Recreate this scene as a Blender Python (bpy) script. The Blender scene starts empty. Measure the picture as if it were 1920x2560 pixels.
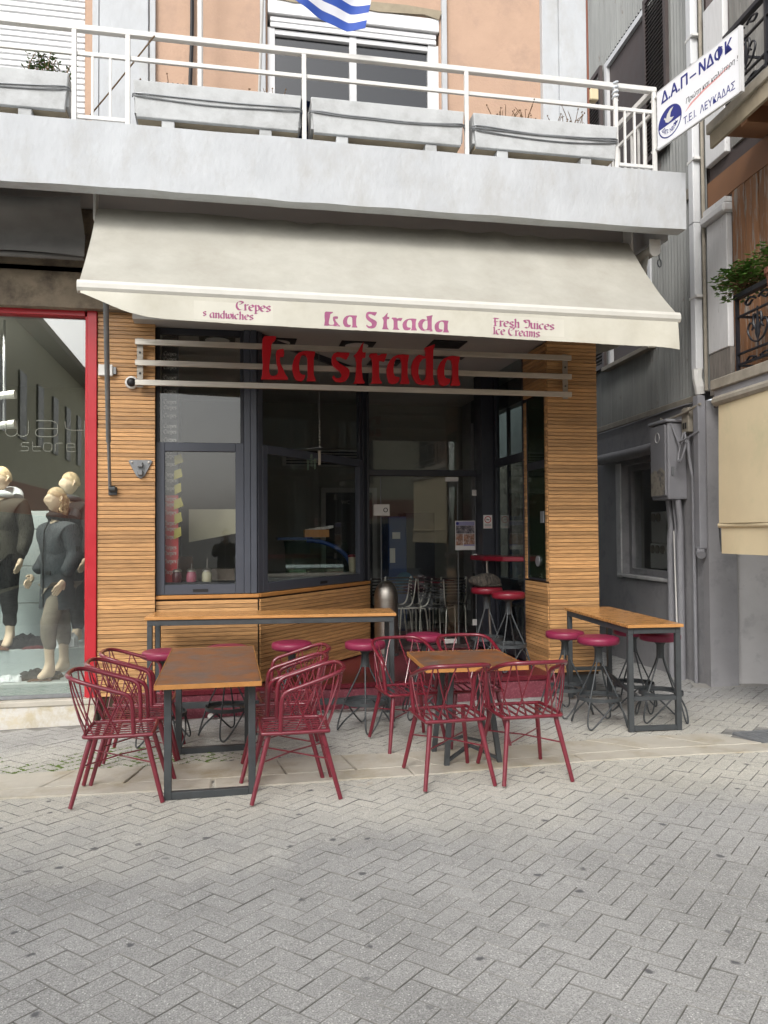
import bpy, bmesh, math, random
from mathutils import Vector, Matrix, noise
from mathutils.geometry import tessellate_polygon
random.seed(7)
R = math.radians
scene = bpy.context.scene
COL = scene.collection

# ------------------------------------------------------------------ camera, world, sun
CAM_H = 1.75
def cam_axes():
    p, r, y = R(1.5), R(.4), R(11.1)
    U = Vector((0, -math.cos(p), math.sin(p))); F = Vector((0, math.sin(p), math.cos(p))); X = Vector((1, 0, 0))
    c, s = math.cos(r), math.sin(r)
    Rr = Matrix(((c, s, 0), (-s, c, 0), (0, 0, 1)))
    X, U, F = Rr @ X, Rr @ U, Rr @ F
    AX = math.cos(y) * X + math.sin(y) * F
    AY = -math.sin(y) * X + math.cos(y) * F
    return Matrix((AX, AY, U))
CM = cam_axes()
cam = bpy.data.cameras.new('camera'); camo = bpy.data.objects.new('camera', cam); COL.objects.link(camo)
cam.sensor_fit = 'VERTICAL'; cam.sensor_height = 36; cam.lens = 2000 / 2560 * 36
cam.clip_start = .05; cam.clip_end = 500
rot = Matrix((CM.col[0], -CM.col[1], -CM.col[2])).transposed()
camo.matrix_world = Matrix.Translation((0, 0, CAM_H)) @ rot.to_4x4()
scene.camera = camo

SUN_EL, SUN_AZ = 40, 208           # azimuth from +Y, clockwise: behind and a little left of the viewer
w = bpy.data.worlds.new('World'); scene.world = w; w.use_nodes = True
nt = w.node_tree; nt.nodes.clear()
sky = nt.nodes.new('ShaderNodeTexSky'); sky.sky_type = 'NISHITA'; sky.sun_disc = False
sky.sun_elevation = R(SUN_EL); sky.sun_rotation = R(SUN_AZ); sky.air_density = 1.0; sky.dust_density = 4.0; sky.ozone_density = .6
hs = nt.nodes.new('ShaderNodeHueSaturation'); hs.inputs['Saturation'].default_value = .22
bg = nt.nodes.new('ShaderNodeBackground'); bg.inputs['Strength'].default_value = .15
wo = nt.nodes.new('ShaderNodeOutputWorld')
nt.links.new(sky.outputs[0], hs.inputs['Color']); nt.links.new(hs.outputs[0], bg.inputs[0]); nt.links.new(bg.outputs[0], wo.inputs[0])
sl = bpy.data.lights.new('sun', 'SUN'); sl.energy = .6; sl.angle = R(14); sl.color = (1, .96, .9)
so = bpy.data.objects.new('sun', sl); COL.objects.link(so)
az = R(SUN_AZ); el = R(SUN_EL)
sd = Vector((math.sin(az) * math.cos(el), math.cos(az) * math.cos(el), math.sin(el)))
so.rotation_euler = sd.to_track_quat('Z', 'Y').to_euler(); so.location = (-6, -10, 20)
vs = scene.view_settings; vs.view_transform = 'Standard'; vs.look = 'None'; vs.gamma = 1; vs.use_curve_mapping = False
vs.exposure = .72

# ------------------------------------------------------------------ measuring helpers
def ray(px, py): return CM @ Vector((px - 960, py - 1280, 2000))
def atY(px, py, Y):
    v = ray(px, py); t = Y / v.y; return Vector((v.x * t, Y, CAM_H + v.z * t))
def atZ(px, py, Z):
    v = ray(px, py); t = (Z - CAM_H) / v.z; return Vector((v.x * t, v.y * t, Z))
def atX(px, py, X):
    v = ray(px, py); t = X / v.x; return Vector((X, v.y * t, CAM_H + v.z * t))
def proj(P):
    v = CM.transposed() @ (Vector(P) - Vector((0, 0, CAM_H)))
    return (960 + 2000 * v.x / v.z, 1280 + 2000 * v.y / v.z) if v.z > .05 else (-9999, -9999)
CY, SY = math.cos(R(11.1)), math.sin(R(11.1))
def gz(x, y):                        # the pavement falls gently towards the shops
    return .017 * (x * CY - y * SY) - .019 * (x * SY + y * CY) + .129

# ------------------------------------------------------------------ mesh builder
class MB:
    def __init__(s, T=None): s.v = []; s.f = []; s.m = []; s.T = T or Matrix.Identity(4)
    def add(s, vs_, fs, mi=0, T=None):
        n = len(s.v); A = s.T @ T if T is not None else s.T
        s.v += [A @ Vector(p) for p in vs_]; s.f += [tuple(i + n for i in f) for f in fs]; s.m += [mi] * len(fs); return s
    def box(s, x0, x1, y0, y1, z0, z1, mi=0, T=None):
        return s.add([(x, y, z) for z in (z0, z1) for y in (y0, y1) for x in (x0, x1)],
                     [(0, 2, 3, 1), (4, 5, 7, 6), (0, 1, 5, 4), (2, 6, 7, 3), (0, 4, 6, 2), (1, 3, 7, 5)], mi, T)
    def beam(s, p, q, w_, h_, up=(0, 0, 1), mi=0):
        p, q = Vector(p), Vector(q); d = q - p; L = d.length; d.normalize(); up = Vector(up)
        if abs(d.dot(up)) > .98: up = Vector((0, 1, 0))
        a = d.cross(up).normalized(); b = a.cross(d)
        T = Matrix((d, a, b)).transposed().to_4x4(); T.translation = p
        return s.box(0, L, -w_ / 2, w_ / 2, -h_ / 2, h_ / 2, mi, T)
    def tube(s, pts, r, n=8, closed=False, mi=0, flat=None):
        P = [Vector(p) for p in pts]; N = len(P); rs = r if isinstance(r, (list, tuple)) else [r] * N
        vs_ = []; fs = []; prev = None
        for i in range(N):
            if closed: t = P[(i + 1) % N] - P[i - 1]
            else: t = (P[min(i + 1, N - 1)] - P[max(i - 1, 0)])
            t.normalize()
            if prev is None:
                a = t.cross(Vector((0, 0, 1)));
                if a.length < .1: a = t.cross(Vector((0, 1, 0)))
            else:
                a = prev - t * prev.dot(t)
                if a.length < 1e-4: a = t.cross(Vector((0, 0, 1)))
            a.normalize(); prev = a; b = t.cross(a)
            for k in range(n):
                an = 2 * math.pi * (k + .5) / n
                vs_.append(P[i] + (a * math.cos(an) + b * math.sin(an) * (flat or 1)) * rs[i])
        for i in range(N if closed else N - 1):
            j = (i + 1) % N
            for k in range(n):
                l = (k + 1) % n; fs.append((i * n + k, i * n + l, j * n + l, j * n + k))
        if not closed: fs += [tuple(range(n))[::-1], tuple((N - 1) * n + k for k in range(n))]
        return s.add(vs_, fs, mi)
    def lathe(s, prof, c=(0, 0, 0), n=24, mi=0, T=None):
        vs_ = []; fs = []; c = Vector(c); rings = []
        for r_, z_ in prof:
            if r_ < 1e-5: rings.append([len(vs_)]); vs_.append(c + Vector((0, 0, z_)))
            else:
                rings.append(list(range(len(vs_), len(vs_) + n)))
                vs_ += [c + Vector((r_ * math.cos(2 * math.pi * k / n), r_ * math.sin(2 * math.pi * k / n), z_)) for k in range(n)]
        for a, b in zip(rings, rings[1:]):
            for k in range(n):
                l = (k + 1) % n
                if len(a) == 1 and len(b) == 1: break
                if len(a) == 1: fs.append((a[0], b[l], b[k]))
                elif len(b) == 1: fs.append((a[k], a[l], b[0]))
                else: fs.append((a[k], a[l], b[l], b[k]))
        return s.add(vs_, fs, mi, T)
    def prism(s, polys, y0, y1, mi=0, T=None):     # polys: outline (+ holes) in (x, z); front face at y0
        fl = [p for q in polys for p in q]; n = len(fl)
        tri = tessellate_polygon([[Vector((x, z, 0)) for x, z in q] for q in polys])
        vs_ = [(x, y0, z) for x, z in fl] + [(x, y1, z) for x, z in fl]
        fs = [tuple(t) for t in tri] + [tuple(i + n for i in t)[::-1] for t in tri]
        o = 0
        for q in polys:
            m = len(q)
            for i in range(m):
                j = (i + 1) % m; fs.append((o + i, o + j, o + j + n, o + i + n))
            o += m
        return s.add(vs_, fs, mi, T)
    def sheet(s, fn, nu, nv, th=0, mi=None):        # fn(u, v) -> point
        g = [[Vector(fn(i / nu, j / nv)) for i in range(nu + 1)] for j in range(nv + 1)]
        W = nu + 1; vs_ = [p for row in g for p in row]; fs = []; ms = []
        for j in range(nv):
            for i in range(nu):
                fs.append((j * W + i, j * W + i + 1, (j + 1) * W + i + 1, (j + 1) * W + i)); ms.append(mi((i + .5) / nu, (j + .5) / nv) if mi else 0)
        if th:
            nrm = []
            for j in range(nv + 1):
                for i in range(nu + 1):
                    a = g[j][min(i + 1, nu)] - g[j][max(i - 1, 0)]; b = g[min(j + 1, nv)][i] - g[max(j - 1, 0)][i]
                    nrm.append(a.cross(b).normalized() if a.cross(b).length > 1e-9 else Vector((0, 0, 1)))
            K = len(vs_); vs_ = vs_ + [p - q * th for p, q in zip(vs_, nrm)]
            m0 = list(ms); fs += [tuple(i + K for i in f)[::-1] for f in fs]; ms += m0
            ed = [j * W for j in range(nv + 1)]
            loop = [i for i in range(W)] + [j * W + nu for j in range(1, nv + 1)] + [nv * W + i for i in range(nu - 1, -1, -1)] + [j * W for j in range(nv - 1, 0, -1)]
            for a, b in zip(loop, loop[1:] + loop[:1]): fs.append((b, a, a + K, b + K)); ms.append(0)
        n = len(s.v); s.v += [s.T @ p for p in vs_]; s.f += [tuple(i + n for i in f) for f in fs]; s.m += ms; return s

ROOT = {}
def wmat(o): return ROOT.get(o.name, Matrix.Identity(4)) if o is not None else Matrix.Identity(4)
def mesh_of(name, mb, mats, inv=None, bevel=0, smooth=False, seg=1):
    me = bpy.data.meshes.new(name)
    vv = [inv @ p for p in mb.v] if inv is not None else mb.v
    me.from_pydata([tuple(p) for p in vv], [], mb.f)
    for m in (mats if isinstance(mats, (list, tuple)) else [mats]): me.materials.append(m)
    me.polygons.foreach_set('material_index', mb.m)
    bm = bmesh.new(); bm.from_mesh(me); bmesh.ops.recalc_face_normals(bm, faces=bm.faces)
    if bevel:
        es = [e for e in bm.edges if len(e.link_faces) == 2 and e.calc_face_angle(0) > .6]
        bmesh.ops.bevel(bm, geom=es, offset=bevel, segments=seg, profile=.6, affect='EDGES')
    bm.to_mesh(me); bm.free()
    if smooth:
        me.polygons.foreach_set('use_smooth', [True] * len(me.polygons)); me.set_sharp_from_angle(angle=R(50))
    me.update(); return me
def tag(o, label=None, cat=None, group=None, kind=None):
    if label: o['label'] = label
    if cat: o['category'] = cat
    if group: o['group'] = group
    if kind: o['kind'] = kind
    return o
def thing(name, label, cat, loc=(0, 0, 0), rz=0, group=None, rot3=None, kind=None):
    o = bpy.data.objects.new(name, None); COL.objects.link(o); o.empty_display_size = .1
    M = Matrix.Translation(loc) @ (rot3.to_4x4() if rot3 is not None else Matrix.Rotation(rz, 4, 'Z'))
    o.matrix_world = M; ROOT[o.name] = M; tag(o, label, cat, group, kind); return o
def part(name, mb, mats, parent=None, bevel=0, smooth=False, seg=1, label=None, kind=None):
    P = wmat(parent)
    me = mesh_of(name, mb, mats, P.inverted() if parent is not None else None, bevel, smooth, seg)
    o = bpy.data.objects.new(name, me); COL.objects.link(o)
    if parent is not None: o.parent = parent; ROOT[o.name] = P
    if label: o['label'] = label
    if kind: o['kind'] = kind
    return o
def single(name, mb, mats, label, cat, group=None, **k):      # a thing that is one mesh
    P = mb.v[0] if mb.v else Vector(); c = Vector((sum(p.x for p in mb.v) / len(mb.v), sum(p.y for p in mb.v) / len(mb.v), min(p.z for p in mb.v)))
    me = mesh_of(name, mb, mats, Matrix.Translation(-c), k.get('bevel', 0), k.get('smooth', False), k.get('seg', 1))
    o = bpy.data.objects.new(name, me); COL.objects.link(o); o.location = c; ROOT[o.name] = Matrix.Translation(c)
    return tag(o, label, cat, group, k.get('kind'))
def struct(name, mb, mats, parent=None, **k):
    o = part(name, mb, mats, parent, **k)
    if parent is None: o['kind'] = 'structure'
    return o
def inst(name, me, M, parent):                                  # a child sharing mesh data, world matrix M
    o = bpy.data.objects.new(name, me); COL.objects.link(o); o.parent = parent
    o.matrix_basis = wmat(parent).inverted() @ M; return o
def copy_tree(o, parent=None):
    c = o.copy(); COL.objects.link(c); c.parent = parent
    for ch in list(o.children): copy_tree(ch, c)
    return c
def put(o, x, y, z, rz, label): o.location = (x, y, z); o.rotation_euler = (0, 0, rz); o['label'] = label; return o
def frame(ox, oy, dx, dy, oz=0):                                # local x along the wall, -y outside
    L = math.hypot(dx, dy); dx, dy = dx / L, dy / L
    return Matrix(((dx, -dy, 0, ox), (dy, dx, 0, oy), (0, 0, 1, oz), (0, 0, 0, 1)))
def arc(cx, cy, r, a0, a1, n): return [(cx + r * math.cos(R(a0 + (a1 - a0) * i / n)), cy + r * math.sin(R(a0 + (a1 - a0) * i / n))) for i in range(n + 1)]
def smooth_path(pts, k=4):                                      # Catmull-Rom
    P = [Vector(p) for p in pts]; out = []
    for i in range(len(P) - 1):
        a, b, c, d = P[max(i - 1, 0)], P[i], P[i + 1], P[min(i + 2, len(P) - 1)]
        for j in range(k):
            t = j / k; out.append(.5 * ((2 * b) + (c - a) * t + (2 * a - 5 * b + 4 * c - d) * t * t + (3 * b - a - 3 * c + d) * t ** 3))
    out.append(P[-1]); return out
def text_mb(body, size, T, th=.001, mi=0, sx=1, shear=0, bold=0):        # flat print raised by th, local x right, z up
    c = bpy.data.curves.new('print', 'FONT'); c.body = body; c.size = size; c.shear = shear; c.offset = bold; c.extrude = th / 2; c.resolution_u = 3
    o = bpy.data.objects.new('print', c); COL.objects.link(o)
    dg = bpy.context.evaluated_depsgraph_get(); me = o.evaluated_get(dg).to_mesh()
    mb = MB(T); mb.add([(v.co.x * sx, v.co.z, v.co.y) for v in me.vertices], [tuple(p.vertices) for p in me.polygons], mi)
    COL.objects.unlink(o); bpy.data.objects.remove(o); bpy.data.curves.remove(c); return mb
def merge(a, b): n = len(a.v); a.v += b.v; a.f += [tuple(i + n for i in f) for f in b.f]; a.m += b.m; return a

# ------------------------------------------------------------------ materials
def _n(nt, t, **k):
    n = nt.nodes.new(t)
    for a, b in k.items(): setattr(n, a, b)
    return n
def mat(name, col, rough=.6, metal=0, var=.1, sc=6, bump=0, bsc=40, rnd=0, col2=None, thr=.55, c2s=3, stretch=None, world=False, spec=.5, sharp=.08, coat=0, rvar=.1):
    m = bpy.data.materials.new(name); m.use_nodes = True; nt = m.node_tree; L = nt.links.new
    b = nt.nodes['Principled BSDF']; b.inputs['Roughness'].default_value = rough; b.inputs['Metallic'].default_value = metal
    b.inputs['Specular IOR Level'].default_value = spec; b.inputs['Coat Weight'].default_value = coat; b.inputs['Coat Roughness'].default_value = .15
    if world: src = _n(nt, 'ShaderNodeNewGeometry').outputs['Position']
    else: src = _n(nt, 'ShaderNodeTexCoord').outputs['Object']
    if rnd:
        oi = _n(nt, 'ShaderNodeObjectInfo'); ad = _n(nt, 'ShaderNodeVectorMath', operation='MULTIPLY_ADD')
        L(oi.outputs['Random'], ad.inputs[0]); ad.inputs[1].default_value = (37, 53, 71); L(src, ad.inputs[2]); src = ad.outputs[0]
    if stretch:
        mp = _n(nt, 'ShaderNodeMapping'); L(src, mp.inputs[0]); mp.inputs['Scale'].default_value = stretch; src = mp.outputs[0]
    n1 = _n(nt, 'ShaderNodeTexNoise'); L(src, n1.inputs['Vector']); n1.inputs['Scale'].default_value = sc; n1.inputs['Detail'].default_value = 6; n1.inputs['Roughness'].default_value = .62
    mr = _n(nt, 'ShaderNodeMapRange'); L(n1.outputs['Fac'], mr.inputs['Value']); mr.inputs['From Min'].default_value = .3; mr.inputs['From Max'].default_value = .7
    mr.inputs['To Min'].default_value = 1 - var; mr.inputs['To Max'].default_value = 1 + var
    vm = _n(nt, 'ShaderNodeVectorMath', operation='SCALE'); vm.inputs[0].default_value = col[:3]; L(mr.outputs[0], vm.inputs['Scale']); out = vm.outputs[0]
    if rnd:
        m2 = _n(nt, 'ShaderNodeMapRange'); L(oi.outputs['Random'], m2.inputs['Value']); m2.inputs['To Min'].default_value = 1 - rnd; m2.inputs['To Max'].default_value = 1 + rnd
        v2 = _n(nt, 'ShaderNodeVectorMath', operation='SCALE'); L(out, v2.inputs[0]); L(m2.outputs[0], v2.inputs['Scale']); out = v2.outputs[0]
    if col2:
        n2 = _n(nt, 'ShaderNodeTexNoise'); L(src, n2.inputs['Vector']); n2.inputs['Scale'].default_value = c2s; n2.inputs['Detail'].default_value = 8; n2.inputs['Roughness'].default_value = .7
        m3 = _n(nt, 'ShaderNodeMapRange'); L(n2.outputs['Fac'], m3.inputs['Value']); m3.inputs['From Min'].default_value = thr - sharp; m3.inputs['From Max'].default_value = thr + sharp
        mx = _n(nt, 'ShaderNodeMix', data_type='RGBA'); L(m3.outputs[0], mx.inputs['Factor']); L(out, mx.inputs[6]); mx.inputs[7].default_value = (*col2[:3], 1); out = mx.outputs[2]
    L(out, b.inputs['Base Color'])
    r_ = _n(nt, 'ShaderNodeMapRange'); L(n1.outputs['Fac'], r_.inputs['Value']); r_.inputs['From Min'].default_value = .3; r_.inputs['From Max'].default_value = .7
    r_.inputs['To Min'].default_value = max(.02, rough - rvar); r_.inputs['To Max'].default_value = min(1, rough + rvar); L(r_.outputs[0], b.inputs['Roughness'])
    if bump:
        n3 = _n(nt, 'ShaderNodeTexNoise'); L(src, n3.inputs['Vector']); n3.inputs['Scale'].default_value = bsc; n3.inputs['Detail'].default_value = 5
        bu = _n(nt, 'ShaderNodeBump'); bu.inputs['Strength'].default_value = bump; bu.inputs['Distance'].default_value = .01; L(n3.outputs['Fac'], bu.inputs['Height']); L(bu.outputs[0], b.inputs['Normal'])
    return m
def glass(name, tint=(.9, .95, .93), refl=.06, rough=.0):
    m = bpy.data.materials.new(name); m.use_nodes = True; nt = m.node_tree; nt.nodes.clear(); L = nt.links.new
    o = _n(nt, 'ShaderNodeOutputMaterial'); t = _n(nt, 'ShaderNodeBsdfTransparent'); t.inputs[0].default_value = (*tint, 1)
    g = _n(nt, 'ShaderNodeBsdfGlossy'); g.inputs['Roughness'].default_value = rough; f = _n(nt, 'ShaderNodeFresnel'); 
    ge = _n(nt, 'ShaderNodeNewGeometry'); io = _n(nt, 'ShaderNodeMapRange'); L(ge.outputs['Backfacing'], io.inputs['Value']); io.inputs['To Min'].default_value = 1.5; io.inputs['To Max'].default_value = 1 / 1.5; L(io.outputs[0], f.inputs['IOR'])   # a thin pane reflects alike from both faces
    a = _n(nt, 'ShaderNodeMath', operation='ADD'); L(f.outputs[0], a.inputs[0]); a.inputs[1].default_value = refl; a.use_clamp = True
    mx = _n(nt, 'ShaderNodeMixShader'); L(a.outputs[0], mx.inputs[0]); L(t.outputs[0], mx.inputs[1]); L(g.outputs[0], mx.inputs[2]); L(mx.outputs[0], o.inputs[0]); return m

m_slat = mat('teak_slat', (.475, .262, .108), .5, var=.30, sc=3, rnd=.26, stretch=(2.2, 40, 40), bump=.15, bsc=12, coat=.15)
m_black = mat('black_backing', (.045, .028, .016), .9)
m_frame = mat('blue_grey_aluminium', (.060, .068, .088), .38, var=.04)
m_frame_dark = mat('dark_aluminium', (.022, .025, .034), .4, var=.04)
m_red = mat('red_lacquer_frame', (.46, .014, .025), .38, var=.06, coat=.2)
m_leg = mat('anthracite_metal', (.050, .056, .060), .5, var=.15, sc=12)
m_maroon = mat('maroon_paint', (.165, .010, .024), .36, var=.15, sc=20, coat=.6, col2=(.13, .03, .025), thr=.68, c2s=25)
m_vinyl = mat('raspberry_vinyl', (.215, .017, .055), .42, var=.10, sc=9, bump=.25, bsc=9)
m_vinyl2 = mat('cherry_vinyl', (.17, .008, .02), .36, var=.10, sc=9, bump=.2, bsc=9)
m_top = mat('worn_brown_tabletop', (.235, .095, .034), .42, var=.25, sc=7, stretch=(1, 1, 1), col2=(.15, .105, .085), thr=.53, c2s=5, sharp=.1, coat=.1)
m_edge = mat('honey_wood_edge', (.46, .21, .06), .45, var=.15, sc=9)
m_bar = mat('varnished_honey_top', (.52, .255, .085), .3, var=.16, sc=5, stretch=(1.2, 8, 8), coat=.4)
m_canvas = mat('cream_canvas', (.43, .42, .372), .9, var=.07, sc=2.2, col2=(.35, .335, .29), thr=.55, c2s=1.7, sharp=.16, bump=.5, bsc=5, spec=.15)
m_canvas_v = mat('cream_valance_canvas', (.58, .565, .49), .9, var=.05, sc=2.2, col2=(.50, .48, .40), thr=.6, c2s=2.4, sharp=.14, bump=.25, bsc=6, spec=.15)  # cleaner than the top; light through the cloth is also painted into this colour
m_canvas_bar = mat('cream_metal_bar', (.60, .59, .54), .45, var=.05)
m_print = mat('faded_plum_print', (.33, .10, .20), .85, var=.2, sc=14, col2=(.66, .60, .52), thr=.69, c2s=11, sharp=.02)
m_sign = mat('deep_red_letter', (.55, .006, .016), .4, var=.06)
m_steel = mat('brushed_steel', (.40, .375, .34), .42, 1, var=.12, sc=5, stretch=(1, 1, 22))
m_steel_rail = mat('brushed_steel_rail', (.72, .69, .63), .42, 1, var=.12, sc=6, stretch=(1, 22, 22))
m_galv = mat('galvanised_grey', (.24, .25, .26), .5, .4, var=.15, sc=14)
m_white = mat('white_weathered_render', (.51, .53, .55), .85, var=.07, sc=2.2, stretch=(1.5, 1.5, .8), col2=(.43, .43, .42), thr=.62, c2s=2.0, sharp=.14, bump=.6, bsc=14, spec=.2)
m_whitem = mat('white_painted_metal', (.68, .675, .65), .5, var=.06, sc=8, col2=(.48, .36, .24), thr=.70, c2s=9, sharp=.04)
m_plant = mat('planter_concrete', (.51, .525, .53), .85, var=.09, sc=4, col2=(.34, .345, .34), thr=.60, c2s=3.2, sharp=.14, bump=.35, bsc=22, spec=.2)
m_plan_d = mat('bare_concrete_under', (.34, .29, .21), .9, var=.2, sc=5)
m_peach = mat('peach_plaster', (.50, .345, .255), .92, var=.06, sc=3, col2=(.43, .30, .23), thr=.58, c2s=2.4, bump=.4, bsc=45, spec=.15)
m_shut = mat('white_shutter', (.74, .75, .76), .5, var=.03)
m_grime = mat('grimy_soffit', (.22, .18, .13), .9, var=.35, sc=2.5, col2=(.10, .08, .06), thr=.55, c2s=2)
m_soff = mat('pale_soffit', (.30, .30, .30), .9, var=.06, sc=2)
m_dkcanvas = mat('dark_grey_canvas', (.15, .148, .142), .85, var=.2, sc=3)
m_floor_red = mat('maroon_terrazzo', (.11, .010, .018), .35, var=.25, sc=60, col2=(.20, .03, .05), thr=.62, c2s=80)
m_riser = mat('pink_granite_riser', (.17, .035, .052), .6, var=.25, sc=60, col2=(.30, .10, .12), thr=.6, c2s=45)
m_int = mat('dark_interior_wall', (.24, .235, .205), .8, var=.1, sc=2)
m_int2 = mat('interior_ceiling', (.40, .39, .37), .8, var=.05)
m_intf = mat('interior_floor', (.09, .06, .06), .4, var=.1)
m_cream = mat('cream_stucco', (.62, .59, .44), .9, var=.07, sc=1, spec=.1)
m_salmon = mat('salmon_band', (.42, .17, .12), .9, var=.1, sc=1)
m_roof = mat('brown_eave', (.16, .13, .10), .9, var=.2)
m_dark = mat('near_black', (.010, .010, .012), .5)
m_window_dark = mat('dark_window_recess', (.02, .022, .025), .3)
m_grey = mat('dark_grey_render', (.30, .295, .305), .85, var=.09, sc=2.5, bump=.35, bsc=10, spec=.25, col2=(.23, .23, .24), thr=.6, c2s=3)
m_grey2 = mat('light_grey_render', (.58, .57, .57), .85, var=.06, sc=2, bump=.3, bsc=14, spec=.2, col2=(.42, .415, .42), thr=.6, c2s=3)
m_corr = mat('weathered_corrugated_sheet', (.26, .268, .26), .6, .1, var=.22, sc=2, stretch=(1, 1, .35), col2=(.14, .10, .085), thr=.66, c2s=5, sharp=.05)
m_stone = mat('rubble_stone', (.30, .25, .19), .9, var=.4, sc=7, bump=.6, bsc=9)
m_brown = mat('brown_louvre', (.075, .058, .055), .6, var=.15)
m_sill = mat('weathered_beige_sill', (.30, .27, .22), .8, var=.2, sc=8)
m_pipe = mat('white_downpipe', (.66, .67, .68), .45, var=.05)
m_pipeg = mat('grey_painted_pipe', (.27, .27, .29), .5, var=.08, col2=(.5, .48, .42), thr=.72, c2s=14, sharp=.02)
m_orange = mat('weathered_orange_plank', (.22, .105, .048), .8, rnd=.15, var=.2, sc=4, stretch=(6, 6, .8), col2=(.26, .23, .20), thr=.56, c2s=3, sharp=.05)
m_orange2 = mat('orange_paint', (.24, .12, .062), .75, var=.1, sc=3)
m_wpaint = mat('peeling_white_paint', (.66, .66, .66), .8, var=.06, stretch=(5, 5, .9), col2=(.22, .20, .18), thr=.67, c2s=5, sharp=.02)
m_iron = mat('black_iron', (.012, .013, .018), .45)
m_blind = mat('yellow_cream_blind', (.66, .56, .37), .8, var=.07, sc=1.5, col2=(.55, .50, .32), thr=.62, c2s=2, sharp=.12, spec=.2)
m_leafd = mat('leaf_green', (.085, .175, .032), .5, rnd=.3, var=.3, sc=20)
m_dry = mat('dry_stem', (.16, .10, .05), .9)
m_terra = mat('terracotta', (.22, .085, .055), .8, var=.1)
m_skin = mat('mannequin_skin', (.68, .54, .40), .5, var=.05, sc=5)
m_hairs = mat('mannequin_hair', (.52, .39, .24), .6, var=.3, sc=30)
m_navy = mat('slate_parka', (.042, .050, .058), .8, var=.2, sc=8, bump=.4, bsc=9)
m_green = mat('olive_parka', (.033, .031, .022), .85, var=.2, sc=8, bump=.4, bsc=9)
m_blackc = mat('black_cloth', (.009, .010, .010), .9, var=.3, sc=8, bump=.4, bsc=12)
m_beige = mat('taupe_trousers', (.24, .21, .17), .85, var=.12, sc=8, bump=.5, bsc=9)
m_whitec = mat('white_cloth', (.66, .70, .74), .85, var=.1, sc=6, bump=.3)
m_brownc = mat('brown_cloth', (.12, .06, .035), .85, var=.3)
m_teal = mat('teal_cloth', (.16, .30, .32), .85)
m_wine = mat('wine_cloth', (.10, .02, .02), .85)
m_board = mat('pale_display_board', (.42, .48, .49), .6, var=.03)
m_blue = mat('blue_fridge', (.01, .045, .16), .35, var=.05)
m_whitep = mat('paper_white', (.62, .61, .58), .7, var=.03)
m_navyp = mat('navy_print', (.018, .025, .19), .6)
m_pink = mat('pale_red_print', (.72, .33, .32), .6)
m_bluefl = mat('flag_blue', (.02, .07, .36), .7, var=.1, sc=5)
m_whitefl = mat('flag_white', (.66, .67, .72), .7, var=.06, sc=5)
m_glass = glass('clear_window_glass', (.97, .985, .98), refl=.01)
m_glass_shop = glass('reflective_shop_glass', (.95, .975, .955), refl=.13)
m_glass_up = glass('grey_window_glass', (.35, .38, .42), refl=.06)
m_glass_green = glass('green_edge_glass', (.70, .85, .78), refl=.03)
m_glass_side = glass('side_glass', (.85, .9, .9), refl=.0)

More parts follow.
